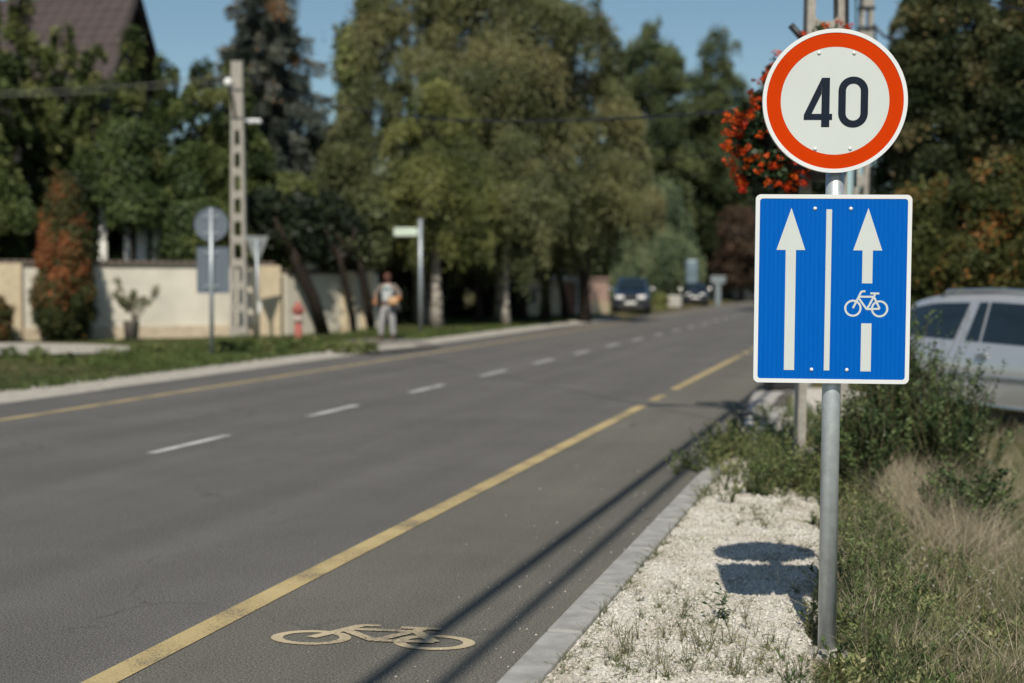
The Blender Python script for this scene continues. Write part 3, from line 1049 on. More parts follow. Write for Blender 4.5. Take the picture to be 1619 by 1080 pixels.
def roof_slope(name, A, B, Cc, Dd, th, m, parent):
    """slab over the quad A B (eaves) C D (ridge); uv in metres"""
    A, B, Cc, Dd = map(Vector, (A, B, Cc, Dd))
    n = (B - A).cross(Dd - A).normalized()
    V = [A, B, Cc, Dd] + [v - n * th for v in (A, B, Cc, Dd)]
    o = MB().add(V, [(0, 1, 2, 3), (7, 6, 5, 4), (0, 4, 5, 1), (1, 5, 6, 2), (2, 6, 7, 3), (3, 7, 4, 0)]).build(name, m, parent)
    uv = o.data.uv_layers.new(name='UVMap')
    e1 = (B - A).normalized(); e2 = n.cross(e1)
    for lp in o.data.loops:
        v = o.data.vertices[lp.vertex_index].co - A
        uv.data[lp.index].uv = (v.dot(e1), v.dot(e2))
    return o


# gable of the steep roof faces the camera's right; the tiled slope faces us
DH = 50.0
def hp(px, py, d=DH): return pix(px, py, d)
hb = base_at(120, DH + 3)
hs = thing('house', 'house with a steep brown tiled roof rising above the conifers', 'house', (hb.x, hb.y, 0))
toL = lambda v: Vector(v) - Vector((hb.x, hb.y, 0))
rid_r = hp(217, -12, DH + 3.2); eav_r = hp(168, 150, DH - .5)
ldir = (RGT * -1 + Vector((FWD.x, FWD.y, 0)) * .25)
rid_l = rid_r + ldir * 6.5; eav_l = eav_r + ldir * 6.5
n_ = (eav_r - eav_l).cross(rid_l - eav_l)
roof_slope('roof', toL(eav_l), toL(eav_r), toL(rid_r), toL(rid_l), .22, M_TILE, hs)
eav_b = hp(262, 150, DH + 6.5); eav_bl = eav_b + ldir * 6.5
roof_slope('roof', toL(eav_b), toL(eav_bl), toL(rid_l), toL(rid_r), .22, M_TILE, hs)
gb = [eav_r + ldir * .5 + Vector((0, 0, -.2)), eav_b + ldir * .5 + Vector((0, 0, -.2)), rid_r + ldir * .5 + Vector((0, 0, -.45))]
bl = [Vector((gb[0].x, gb[0].y, 0)), Vector((gb[1].x, gb[1].y, 0))]
P5 = [bl[0], bl[1], gb[1], gb[2], gb[0]]
P6 = [v + ldir * 5.4 for v in P5]
allv = [toL(v) for v in P5 + P6]
MB().add(allv, [(0, 1, 2, 3, 4), (9, 8, 7, 6, 5), (0, 5, 6, 1), (1, 6, 7, 2), (2, 7, 8, 3), (3, 8, 9, 4), (4, 9, 5, 0)]).build('wall', mat('house_dark_timber', (.055, .05, .045), .8, var=.2), hs)  # dark timber tone over the whole house body
mb = MB(); mb.tube([toL(eav_r + Vector((0, 0, -.05))), toL(rid_r), toL(eav_b + Vector((0, 0, -.05)))], .13, 6)
mb.build('barge_board', M_BROWN, hs)

# white porch columns of the villa behind the garden wall
for px, w, zt_, dd_, lab in ((163, .30, 3.05, 40.7, 'leftmost white garden column half hidden behind the cream wall'), (204, .30, 2.75, 40.7, 'white garden column second from the left behind the cream wall'),
                       (226, .40, 3.15, 40.75, 'widest white garden column behind the cream wall'), (250, .36, 2.95, 40.65, 'bright white garden column nearest the round sign back')):
    t = thing('garden_column', lab, 'column', base_at(px, dd_, .05), YAW, 'white columns behind the garden wall')
    mb = MB(); mb.lathe([(w * .5, .1), (w * .48, 1.8), (w * .4, zt_ + .7)], n=16); mb.build('shaft', M_WHITEW, t)
    mb = MB(); mb.lathe([(w * .66, 0), (w * .66, .12), (w * .52, .2)], n=16); mb.build('base', M_WHITEW, t)

# pink house and fence behind the birches
D4 = 62.0
M_PINK = mat('pink_render', (.50, .33, .255), .9, var=.06, scale=1.5)
M_BEIGE = mat('beige_render', (.52, .42, .28), .9, var=.07, scale=1.5)
def slab(label, name, px0, px1, d0, d1, py_top, m, th=.3, cat='wall', plinth=None, mk=None):
    a, b = base_at(px0, d0), base_at(px1, d1)
    h = zof(py_top, (d0 + d1) / 2)
    dd = b - a; L = dd.length
    t = thing(name, label, cat, (a.x, a.y, 0), math.atan2(dd.y, dd.x))
    MB().box((L / 2, th / 2, h / 2), (L, th, h)).build('wall', m, t)
    MB().box((L / 2, th / 2, h + .04), (L + .1, th + .12, .08)).build('coping', M_COPING if mk is None else mk, t)
    if plinth: MB().box((L / 2, -.02, .3), (L, .06, .6)).build('plinth', plinth, t)
    return t, L, h
pk, Lp, hh = slab('pink rendered wall beside the parked dark car', 'pink_wall', 922, 962, 64, 66, 441, M_PINK, plinth=M_BEIGE, mk=M_PINK)
bg_, Lb, hh = slab('beige and brown wall seen between the dark trunks', 'beige_wall', 828, 912, 62, 63.5, 446, M_BEIGE, mk=M_PINK)
MB().box((Lb * .83, -.03, .8), (Lb * .27, .06, 1.5)).build('gate', mat('brown_gate', (.17, .07, .04), .7), bg_)
MB().box((Lb * .12, -.03, .95), (.55, .06, .6)).build('window', M_BLACK, bg_)
gp = thing('gate_post', 'slim white gate post between the brown gate and the pink wall', 'post', base_at(917, 61.5))
MB().bbox((0, 0, .8), (.30, .3, 1.62), .02).build('shaft', M_WHITEW, gp)
MB().bbox((0, 0, 1.66), (.44, .44, .12), .03).build('cap', M_WHITEW, gp)
hb2 = base_at(893, 72)
h2_ = thing('garden_shed', 'small white building glimpsed above the beige wall', 'building', hb2, YAW)
MB().box((0, 0, 1.35), (1.3, 2, 2.7)).build('wall', M_WHITEW, h2_)
MB().add([(-.8, -1.2, 2.68), (.8, -1.2, 2.68), (.8, 1.2, 2.68), (-.8, 1.2, 2.68), (0, -1.2, 3.0), (0, 1.2, 3.0)], [(0, 1, 4), (2, 3, 5), (0, 4, 5, 3), (1, 2, 5, 4), (0, 3, 2, 1)]).build('roof', M_COPING, h2_)
# far white house at the end of the street
hf = base_at(1112, 125)
h3 = thing('far_house', 'distant white house at the end of the street under dark trees', 'house', hf, YAW)
MB().box((0, 0, 1.5), (2.6, 5, 3.0)).build('wall', M_WHITEW, h3)
MB().box((3.6, .6, .8), (5.5, .3, 1.6)).build('fence_wall', M_SLAB, h3)
MB().add([(-1.7, -2.7, 2.95), (1.7, -2.7, 2.95), (1.7, 2.7, 2.95), (-1.7, 2.7, 2.95), (0, -2.7, 4.0), (0, 2.7, 4.0)], [(0, 1, 4), (2, 3, 5), (0, 4, 5, 3), (1, 2, 5, 4), (0, 3, 2, 1)]).build('roof', M_COPING, h3)
MB().box((.2, -2.52, 1.6), (.7, .06, 1.0)).build('window', M_BLACK, h3)

# ------------------------------------------------------------------ signs across the road (seen from behind)
M_BACK = mat('sign_back_grey', (.12, .145, .175), .5, metal=.3, var=.06, scale=3)
M_POSTG = mat('grey_sign_post', (.36, .40, .42), .45, metal=.5, var=.1)
DL = (gnd(335, 567) - EYE).dot(FWD)
sl_ = FPX / DL
zl = lambda py: zof(py, DL)
t = thing('road_sign', 'grey back of a round sign and a square sign on one post across the road', 'road sign', gnd(335, 567), YAW + R(3))
MB().tube([(0, 0, -.1), (.01, 0, zl(330))], .045, 14).build('post', M_POSTG, t)
o = MB().prism(circle(0, 0, 26.5 / sl_, 48), .05, .056).build('round_plate', M_BACK, t, (.005, 0, zl(355)))
MB().ring(circle(0, 0, 26.8 / sl_, 48), circle(0, 0, 25.4 / sl_, 48), .035, .058).build('rim', M_BACK, o)
o = MB().prism(rrect(0, 0, 50 / sl_, 73 / sl_, .03), .05, .056).build('square_plate', M_BACK, t, (.03, 0, zl(427)))
MB().ring(rrect(0, 0, 50.5 / sl_, 73.5 / sl_, .03), rrect(0, 0, 48 / sl_, 71 / sl_, .02), .035, .058).build('rim', M_BACK, o)
for py in (343, 369, 400, 453): MB().box((0, .035, zl(py)), (.3, .03, .03)).build('bracket', M_POSTG, t)

DY = 37.4
t = thing('yield_sign', 'grey back of a triangular give way sign beside the concrete pole', 'road sign', base_at(408, DY, .05), YAW + R(40))
zy = lambda py: zof(py, DY) - .05
MB().tube([(0, 0, -.1), (-.03, 0, zy(378))], .04, 12).build('post', M_POSTG, t)
tri = [(-.36, zy(373)), (.36, zy(373)), (.03, zy(416)), (-.03, zy(416))]
MB().prism(tri, .045, .052).build('triangle_plate', mat('pale_sign_back', (.33, .34, .33), .5, metal=.3), t)
MB().box((0, .035, zy(385)), (.4, .02, .03)).build('bracket', M_POSTG, t)
MB().bbox((.01, -.05, zy(486)), (.12, .03, .3), .01).build('sticker_plate', M_WHITEW, t)

DN = (gnd(665, 530) - EYE).dot(FWD)
zn = lambda py: zof(py, DN)
t = thing('street_name_sign', 'tall grey post with a pale street name plate in front of the birches', 'street sign', gnd(665, 530), YAW)
MB().tube([(0, 0, -.1), (0, 0, zn(347))], .06, 14).build('post', M_POSTG, t)
sn = FPX / DN
MB().bbox((-23 / sn, -.02, zn(367)), (37 / sn, .03, 13 / sn), .01).build('name_plate', mat('pale_name_plate', (.50, .58, .48), .5), t)
mb = MB(); mb.box((-3 / sn, -.0, zn(367)), (.2, .05, .06)); mb.build('bracket', M_POSTG, t)

# ------------------------------------------------------------------ hydrant
HB = base_at(471, 37.2, .05)
M_HRED = mat('faded_red_paint', (.30, .085, .065), .55, var=.15)
M_HPALE = mat('faded_pale_band', (.42, .33, .29), .6, var=.1)
t = thing('fire_hydrant', 'faded red hydrant with a pale middle band standing in the grass', 'hydrant', HB, YAW)
mb = MB(); mb.lathe([(.14, 0), (.14, .05), (.105, .06), (.10, .42)], n=18); mb.build('barrel', M_HRED, t)
mb = MB(); mb.lathe([(.112, .42), (.112, .60)], n=18); mb.build('band', M_HPALE, t)
mb = MB(); mb.lathe([(.07, .60), (.07, .64)], n=18); mb.build('neck', M_BLACK, t)
mb = MB(); mb.lathe([(.085, .62), (.115, .65), (.12, .80), (.105, .88), (.07, .93), (.03, .95), (.03, .98), (.001, .98)], n=18)
cp = mb.build('cap', M_HRED, t)
for sx_ in (-1, 1):
    mb = MB(); mb.lathe([(.05, 0), (.05, .06), (.035, .07), (.001, .075)], n=12, M=Matrix.Rotation(R(90) * sx_, 3, 'Y')); mb.build('outlet', M_HRED, t, (sx_ * .10, 0, .74))

# potted plant in front of the cream wall; low things on the far verge
DP = 35.6
PP = base_at(212, DP, .05)
t = thing('potted_plant', 'straggly pale shrub in a grey pot against the cream wall', 'potted plant', PP, YAW)
mb = MB(); mb.lathe([(.16, 0), (.2, .5), (.22, .52), (.18, .52), (.17, .46)], n=18); mb.build('pot', mat('grey_pot', (.22, .19, .165), .8, var=.2), t, (-.08, 0, 0))
mb = MB()
gs = random.Random(8)
tips = []
for k in range(9):
    e = Vector((gs.uniform(-.55, .6), gs.uniform(-.2, .2), gs.uniform(.9, 1.55)))
    m_ = Vector((e.x * .3 + .05, e.y * .3, .75))
    mb.tube([(-.02, 0, .45), m_, e], [.025, .016, .006], 6); tips += [m_.lerp(e, f) for f in (.4, .7, .9, 1)]
mb.build('stem', mat('grey_bark', (.20, .17, .13), .9, var=.2), t)
LV = Leaves(31)
LV.clumps(np.array([tuple(v) for v in tips]), np.full((len(tips), 3), .11), 160, .09, .05, np.random.default_rng(1).random(len(tips)))
LV.build('foliage', leaf_mat('pale_shrub_leaf', [(0, (.10, .115, .05)), (1, (.2, .2, .1))], .55, .25), t)

t = thing('stone_block', 'pale rounded block lying between the two parked dark cars', 'stone block', base_at(1067, 84))
bm_ = MB(); bm_.bbox((0, 0, .35), (.85, .7, .75), .12); bm_.build('block', M_SLAB, t)
t = thing('bollard', 'pale tee shaped marker post beside the far dark car', 'post', base_at(1135, 92), YAW)
MB().bbox((0, 0, .7), (.34, .25, 1.4), .03).build('shaft', mat('blue_grey_paint', (.17, .20, .21), .7), t)
MB().bbox((0, 0, 1.65), (.95, .22, .5), .05).build('head', bpy.data.materials['blue_grey_paint'], t)
t = thing('delivery_van', 'tall blue grey van showing above the far dark car', 'van', base_at(1094, 96), YAW)
M_VAN = mat('blue_grey_van_paint', (.14, .19, .22), .4, var=.05)
MB().bbox((0, 1.4, 1.75), (.78, 3, 2.55), .12).build('body', M_VAN, t)
MB().bbox((0, -.13, 2.2), (.62, .03, .6), .01).build('window', mat('dull_glass', (.12, .17, .2), .2), t)
for x in (-.3, .3):
    MB().lathe([(.001, -.1), (.33, -.1), (.35, 0), (.33, .1), (.001, .1)], (x, .4, .35), 16, Matrix.Rotation(R(90), 3, 'Y')).build('wheel', M_BLACK, t)

# ------------------------------------------------------------------ cars
M_GLASS = mat('dark_car_glass', (.012, .02, .026), .06, var=.1, spec=.6, coat=.3)
M_SILVER = mat('silver_car_paint', (.56, .57, .58), .24, metal=.5, var=.02, coat=.8)
M_NAVY = mat('black_blue_car_paint', (.006, .010, .018), .22, var=.05, coat=.8)
M_PLASTIC = mat('black_car_plastic', (.015, .015, .016), .55, var=.1)
M_TYRE = mat('tyre_rubber', (.018, .018, .018), .8, var=.15)
M_RIM = mat('alloy_rim', (.45, .46, .47), .3, metal=.9, var=.03)
M_HEADL = mat('headlight_lens', (.72, .72, .72), .12, var=.03)
M_TAIL = mat('red_tail_lens', (.5, .008, .006), .2, var=.05)
M_PLATE = mat('white_number_plate', (.72, .72, .70), .5, var=.02)
M_CHROME = mat('bright_trim', (.7, .71, .72), .18, metal=.95, var=.02)


def lerp_prof(prof, x):
    for (x0, z0), (x1, z1) in zip(prof, prof[1:]):
        if x <= x1:
            t = (x - x0) / max(1e-6, x1 - x0); t = min(1, max(0, t))
            return z0 + (z1 - z0) * t
    return prof[-1][1]


def make_car(label, cat, name, loc, rz, paint, L, w, H, belt, top, win_side, screens, wheels, wr=.32, rails=False, group=None, strips=False, lens=None):
    t = thing(name, label, cat, loc, rz, group)
    h2 = L / 2
    def T(x):
        s = 0
        for dx in (-.12, -.06, 0, .06, .12): s += lerp_prof(top, x + dx)
        return s / 5
    def Pw(x): return w * (1 - .16 * (abs(x) / h2) ** 6 - .03 * (abs(x) / h2) ** 2)
    def bl(x): return belt + .05 * (-x / h2)
    def sect(x):
        tt, pw = T(x), Pw(x)
        b = min(bl(x), tt - .09)
        k = min(1, max(0, (tt - bl(x)) / .35))
        wt = pw * .90 * (1 - k) + (pw - .22) * k
        dz = .06 + .06 * k
        return [(0, .2), (pw * .85, .2), (pw * .97, .27), (pw * .985, .42), (pw, .64), (pw * .985, b - .13), (pw * .925, b), (wt + .005, tt - dz),
                (wt - .05, tt - dz * .35), (wt - .16, tt - .012), (0, tt)]
    def sidey(x, z):
        s = sect(x)
        for (y0, z0), (y1, z1) in zip(s[2:8], s[3:9]):
            if z0 <= z <= z1: return y0 + (y1 - y0) * (z - z0) / max(1e-6, z1 - z0)
        return s[7][0]
    N = 56
    xs_ = [-h2 + L * (i / N) for i in range(N + 1)]
    xs_[0] += .0
    mb = MB(); mb.cs = True
    vs, m_ = [], None
    for x in xs_:
        s = sect(x)
        loop = [(x, y, z) for y, z in s] + [(x, -y, z) for y, z in s[-2:0:-1]]
        m_ = len(loop); vs += loop
    fs = [(i * m_ + k, i * m_ + (k + 1) % m_, (i + 1) * m_ + (k + 1) % m_, (i + 1) * m_ + k) for i in range(N) for k in range(m_)]
    fs += [tuple(range(m_ - 1, -1, -1)), tuple(N * m_ + k for k in range(m_))]
    mb.add(vs, fs)
    body = mb.build('body', paint, t)
    smooth_by_angle(body, 40)
    for sd in (-1, 1):
        for (x0b, x0t, x1b, x1t) in win_side:
            mb = MB(); mb.cs = True
            vs = []; nu, nv = 14, 4
            for j in range(nv + 1):
                for i in range(nu + 1):
                    u, v = i / nu, j / nv
                    x = (x0b + (x0t - x0b) * v) * (1 - u) + (x1b + (x1t - x1b) * v) * u
                    z = (bl(x) + .025) * (1 - v) + max(bl(x) + .03, T(x) - .125) * v
                    vs.append((x, sd * (sidey(x, z) + .006), z))
            mb.add(vs, [(j * (nu + 1) + i, j * (nu + 1) + i + 1, (j + 1) * (nu + 1) + i + 1, (j + 1) * (nu + 1) + i) for j in range(nv) for i in range(nu)])
            mb.build('side_window', M_GLASS, t)
        mb = MB(); mb.bbox((win_side[-1][2] - .15, sd * (w + .09), belt + .05), (.12, .22, .15), .04); mb.build('mirror', paint, t)
        for xd in [(a[0] + .1) for a in win_side if a[2] - a[0] > .7]:
            MB().bbox((xd, sd * (sidey(xd, belt - .12) + .02), belt - .12), (.2, .03, .035), .01).build('door_handle', paint if not strips else M_CHROME, t)
        if rails:
            x0, x1 = -h2 + 1.1, h2 - 2.0
            pts = [(x0, T(x0) - .03), (x0 + .12, T(x0 + .12) + .02)] + [(x0 + (x1 - x0) * i / 8, T(x0 + (x1 - x0) * i / 8) + .02) for i in range(1, 8)] + [(x1, T(x1) - .03)]
            MB().tube([(x, sd * (w - .27), z) for x, z in pts], .02, 8).build('roof_rail', M_CHROME, t)
        if strips:
            for z_, r_ in ((.60, .016), (.27, .02)):
                xs2 = [-h2 + .3 + (L - .6) * i / 20 for i in range(21)]
                MB().tube([(x, sd * (sidey(x, z_) + .004), z_) for x in xs2], r_, 6).build('side_moulding', M_CHROME, t)
        for xw in wheels:
            c = (xw, sd * (w - .11), wr)
            Mx = Matrix.Rotation(R(90), 3, 'X')
            tyre = MB().lathe([(wr * .62, -.10), (wr * .93, -.115), (wr, -.08), (wr, .08), (wr * .93, .115), (wr * .62, .10), (wr * .62, -.10)], (0, 0, 0), 28, Mx).build('wheel', M_TYRE, t, c)
            mb = MB(); mb.lathe([(wr * .64, .0), (wr * .63, .09), (wr * .55, .06), (.06, .05), (.05, .075), (.001, .075)], (0, 0, 0), 28, Matrix.Rotation(R(-90) * sd, 3, 'X'))
            for q in range(5):
                a = 2 * math.pi * q / 5
                mb.tube([(math.cos(a) * .05, sd * .07, math.sin(a) * .05), (math.cos(a) * wr * .6, sd * .095, math.sin(a) * wr * .6)], .03, 6)
            mb.build('rim', M_RIM, tyre)
            # wheel arch: dark liner a little proud of the flank
            n = 18; A = []
            for i in range(n + 1):
                a = R(-8) + R(196) * i / n
                A += [(xw + math.cos(a) * (wr + .075), sd * (sidey(xw, .5) + .006), wr + math.sin(a) * (wr + .075)), (xw + math.cos(a) * (wr - .06), sd * (sidey(xw, .5) + .008), wr + math.sin(a) * (wr - .06))]
            MB().add(A, [(2 * i, 2 * i + 1, 2 * i + 3, 2 * i + 2) for i in range(n)]).build('wheel_arch', M_PLASTIC, t)
    for (nm, x0, x1) in screens:
        mb = MB(); mb.cs = True
        vs = []; nu, nv = 8, 6
        sgn = 1 if x0 > x1 else -1
        for j in range(nv + 1):
            x = x0 + (x1 - x0) * j / nv
            s = sect(x); yw = s[7][0] - .07
            for i in range(nu + 1):
                u = -1 + 2 * i / nu
                vs.append((x + sgn * .012, u * yw, T(x) + .012 - .055 * max(0, abs(u) - .72) / .28))
        mb.add(vs, [(j * (nu + 1) + i, j * (nu + 1) + i + 1, (j + 1) * (nu + 1) + i + 1, (j + 1) * (nu + 1) + i) for j in range(nv) for i in range(nu)])
        mb.build(nm, M_GLASS, t)
    hz = T(h2 - .1)
    hw = Pw(h2)
    for sd in (-1, 1):
        MB().bbox((h2 - .055, sd * (hw - .24), hz - .14), (.16, .40, .17), .03).build('headlight', lens or M_HEADL, t)
        MB().bbox((-h2 + .04, sd * (Pw(-h2) - .1), .85), (.12, .16, .3), .03).build('tail_light', M_TAIL, t)
    MB().bbox((h2 + .0, 0, hz - .17), (.06, hw * .85, .15), .02).build('grille', M_PLASTIC, t)
    MB().bbox((h2 + .005, 0, .33), (.09, hw * 1.5, .22), .03).build('bumper', M_PLASTIC, t)
    MB().bbox((-h2 - .005, 0, .36), (.09, hw * 1.5, .24), .03).build('bumper', M_PLASTIC, t)
    MB().bbox((h2 + .055, 0, .50), (.02, .52, .12), .004).build('number_plate', M_PLATE, t)
    MB().bbox((-h2 - .05, 0, .78), (.02, .52, .12), .004).build('number_plate', M_PLATE, t)
    mb = MB(); mb.box((0, 0, .19), (L * .9, w * 1.6, .06)); mb.build('underbody', M_PLASTIC, t)
    return t


# silver estate parked on the right; its tail is hidden by the blue plate
L_, w_ = 4.9, .90
fdir = (RGT * .345 + Vector((FWD.x, FWD.y, 0)).normalized() * -.94).normalized()
rear_near = base_at(1376, 18.1)                     # near rear corner
side_n = Vector((fdir.y, -fdir.x, 0))               # points away from the camera side
if side_n.dot(RGT) < 0: side_n = -side_n
ctr = rear_near + fdir * (L_ / 2) + side_n * w_
make_car('silver estate car with roof rails parked behind the shrub on the right', 'car', 'estate_car', (ctr.x, ctr.y, -.12), math.atan2(fdir.y, fdir.x),
         M_SILVER, L_, w_, 1.54, .95,
         [(-2.45, .98), (-2.38, 1.08), (-2.2, 1.34), (-1.9, 1.47), (-1.4, 1.535), (-.3, 1.56), (.5, 1.53), (.85, 1.42), (1.6, .99), (2.1, .89), (2.45, .72)],
         [(-2.30, -1.98, -.86, -.74), (-.66, -.57, -.41, -.41), (-.37, -.37, .42, .38), (.48, .46, 1.2, .70)],
         [('windscreen', 1.52, .84), ('rear_window', -2.38, -2.15)], (-1.45, 1.5), rails=True, strips=True)

# dark cars parked across the road, facing the camera
p_ = base_at(994, 68)
make_car('dark blue off road car facing the camera beside the pink wall', 'car', 'parked_car', (p_.x - .2, p_.y + 2.1, .03), R(-90) + YAW * .55, M_NAVY, 4.5, .93, 1.72, 1.08,
         [(-2.25, 1.1), (-2.15, 1.4), (-1.9, 1.66), (-.5, 1.74), (.15, 1.70), (.5, 1.58), (1.05, 1.13), (1.8, 1.04), (2.25, .86)],
         [(-1.9, -1.75, -1.0, -.95), (-.9, -.86, -.2, -.22), (-.12, -.13, .8, .35)], [('windscreen', 1.02, .45)], (-1.35, 1.4), .36, group='dark cars parked across the road')
p_ = base_at(1092, 92)
make_car('small black car parked further along the far side near the white house', 'car', 'parked_car', (p_.x, p_.y + 2, .03), R(-90) + YAW * .6, M_NAVY, 4.0, .86, 1.5, .95,
         [(-2.0, .95), (-1.9, 1.2), (-1.6, 1.42), (-.5, 1.5), (.1, 1.46), (.4, 1.35), (1.0, .99), (1.6, .9), (2.0, .72)],
         [(-1.55, -1.4, -.9, -.85), (-.8, -.78, -.15, -.17), (-.08, -.09, .7, .28)], [('windscreen', .97, .35)], (-1.25, 1.25), lens=M_GLASS, group='dark cars parked across the road')
p_ = base_at(1187, 128)
make_car('distant red car at the far end of the street beside the sign edge', 'car', 'distant_car', (p_.x, p_.y, 0.0), R(92), mat('red_car_paint', (.42, .006, .008), .3, coat=.5), 4.0, .82, 1.45, .9,
         [(-2.0, .95), (-1.9, 1.2), (-1.6, 1.38), (-.5, 1.45), (.1, 1.42), (.4, 1.3), (1.0, .95), (1.6, .85), (2.0, .7)],
         [(-1.55, -1.4, -.9, -.85), (-.08, -.09, .7, .28)], [('windscreen', .97, .35), ('rear_window', -1.95, -1.62)], (-1.25, 1.25))
# ------------------------------------------------------------------ the person on the far verge
def skin(name, V, E, Rr, m, parent, sub_=2, loc=None):
    me = bpy.data.meshes.new(name)
    me.from_pydata([tuple(v) for v in V], E, [])
    o = bpy.data.objects.new(name, me); COL.objects.link(o); o.parent = parent
    if loc is not None: o.location = loc
    sm = o.modifiers.new('Skin', 'SKIN'); sm.use_smooth_shade = True
    if not me.skin_vertices:
        bm = bmesh.new(); bm.from_mesh(me); bm.verts.layers.skin.verify(); bm.to_mesh(me); bm.free()
    for i, r in enumerate(Rr):
        d = me.skin_vertices[0].data[i]
        d.radius = r if hasattr(r, '__len__') else (r, r)
        d.use_root = (i == 0)
    s2 = o.modifiers.new('Subdivision', 'SUBSURF'); s2.levels = sub_; s2.render_levels = sub_
    me.materials.append(m)
    return o


M_SKIN = mat('reddish_skin', (.34, .19, .13), .55, var=.06)  # one reddish skin tone for the whole figure
M_TROUS = mat('grey_work_trousers', (.27, .265, .265), .9, var=.08, scale=8, bump=.3, bscale=20)
M_JACK = mat('grey_brown_jacket', (.15, .125, .105), .9, var=.15, scale=9)
M_SHIRT = mat('pale_grey_top', (.42, .44, .44), .85, var=.06)
M_TEAL = mat('green_band_cloth', (.07, .22, .19), .8)
M_ORANGE = mat('orange_cloth', (.34, .13, .045), .8, var=.1)
M_BOOT = mat('dark_boot_leather', (.035, .03, .027), .6)
M_CAP = mat('dark_red_cap', (.10, .035, .025), .8)

fp = gnd(613, 541)
pr = thing('person', 'person in grey trousers, pale top and dark jacket with orange gloves holding a garden tool', 'person', (fp.x, fp.y, .05), YAW - R(6))
pr.scale = (.98, .98, .98)
# body: pelvis root, spine, head, legs, arms in one skinned figure
V = [(0, 0, .93), (0, .0, 1.08), (0, .01, 1.25), (0, .01, 1.40), (0, .0, 1.47), (0, -.01, 1.53),
     (.09, 0, .88), (.12, -.03, .48), (.14, .01, .09), (.16, -.13, .04),
     (-.09, 0, .88), (-.14, -.03, .48), (-.17, .01, .09), (-.19, -.13, .04),
     (.17, .01, 1.40), (.32, -.02, 1.17), (.24, -.20, 1.04),
     (-.17, .01, 1.40), (-.31, .02, 1.20), (-.30, -.12, 1.06)]
E = [(0, 1), (1, 2), (2, 3), (3, 4), (4, 5), (0, 6), (6, 7), (7, 8), (8, 9), (0, 10), (10, 11), (11, 12), (12, 13), (3, 14), (14, 15), (15, 16), (3, 17), (17, 18), (18, 19)]
Rr = [(.15, .11), (.14, .10), (.145, .10), (.135, .085), .055, .055, .085, .06, .042, .035, .085, .06, .042, .035, .045, .038, .03, .045, .038, .03]
skin('body', V, E, Rr, M_SKIN, pr)
# head with a face
mb = MB(); mb.cs = True
prof = []
n1, n2 = 18, 20
vs = []
for i in range(n1 + 1):
    th = math.pi * i / n1
    for k in range(n2):
        ph = 2 * math.pi * k / n2
        x = math.sin(th) * math.cos(ph); y_ = math.sin(th) * math.sin(ph); z = math.cos(th)
        wx, wy = .078, .098
        if z < 0: wx *= 1 - .28 * (-z); wy *= 1 - .15 * (-z)
        p = Vector((x * wx, y_ * wy, z * .118))
        front = max(0, -y_)
        p.y -= front * .020 * math.exp(-((z + .12) / .16) ** 2) * math.exp(-(x / .2) ** 2) * 1.3     # nose
        p.y += front * .010 * math.exp(-((z - .08) / .12) ** 2) * math.exp(-((abs(x) - .4) / .2) ** 2)   # eye sockets
        p.y -= front * .006 * math.exp(-((z + .45) / .1) ** 2) * math.exp(-(x / .35) ** 2)           # lips
        p.y -= front * .010 * math.exp(-((z + .85) / .15) ** 2)                                     # chin
        vs.append(p)
mb.add(vs, [(i * n2 + k, i * n2 + (k + 1) % n2, (i + 1) * n2 + (k + 1) % n2, (i + 1) * n2 + k) for i in range(n1) for k in range(n2)])
hd = mb.build('head', M_SKIN, pr, (0, -.03, 1.615), (R(14), R(3), R(-6)))
for sx_ in (-1, 1):
    mb = MB(); mb.cs = True
    mb.lathe([(.001, -.009), (.012, -.004), (.012, .004), (.001, .009)], (0, 0, 0), 10); mb.build('eye', M_BOOT, hd, (sx_ * .030, -.082, .012))
    mb = MB(); mb.lathe([(.001, -.03), (.016, -.02), (.02, .01), (.001, .03)], (0, 0, 0), 10, Matrix.Diagonal((.5, .8, 1))); mb.build('ear', M_SKIN, hd, (sx_ * .076, .005, -.005))
mb = MB(); mb.tube([(-.022, -.082, -.052), (0, -.089, -.054), (.022, -.082, -.052)], .004, 6); mb.build('mouth', M_TAIL, hd)
mb = MB(); mb.lathe([(.09, .03), (.095, .06), (.088, .10), (.05, .135), (.001, .142)], (0, .008, 0), 20, Matrix.Diagonal((.92, 1.12, 1)))
mb.add([(-.07, -.08, .055), (.07, -.08, .055), (.05, -.16, .04), (-.05, -.16, .04), (-.07, -.08, .065), (.07, -.08, .065), (.05, -.16, .05), (-.05, -.16, .05)],
       [(0, 1, 2, 3), (4, 7, 6, 5), (2, 3, 7, 6), (0, 4, 5, 1), (1, 5, 6, 2), (3, 7, 4, 0)])
mb.build('cap', M_CAP, hd)
# clothing, a little larger than the body
skin('trousers', [(0, 0, .98), (0, 0, .90), (.10, 0, .84), (.13, -.035, .48), (.15, .0, .11), (-.10, 0, .84), (-.15, -.035, .48), (-.18, .0, .11)],
     [(0, 1), (1, 2), (2, 3), (3, 4), (1, 5), (5, 6), (6, 7)], [(.175, .135), (.18, .135), .115, .098, .088, .115, .098, .088], M_TROUS, pr)
skin('top', [(0, 0, .96), (0, 0, 1.1), (0, .0, 1.26), (0, .01, 1.38), (0, -.01, 1.47)], [(0, 1), (1, 2), (2, 3), (3, 4)], [(.165, .125), (.158, .118), (.175, .13), (.165, .12), (.085, .08)], M_SHIRT, pr)
skin('scarf', [(-.10, -.10, 1.36), (-.04, -.14, 1.355), (.04, -.14, 1.355), (.10, -.10, 1.36)], [(0, 1), (1, 2), (2, 3)], [.022] * 4, M_TEAL, pr)
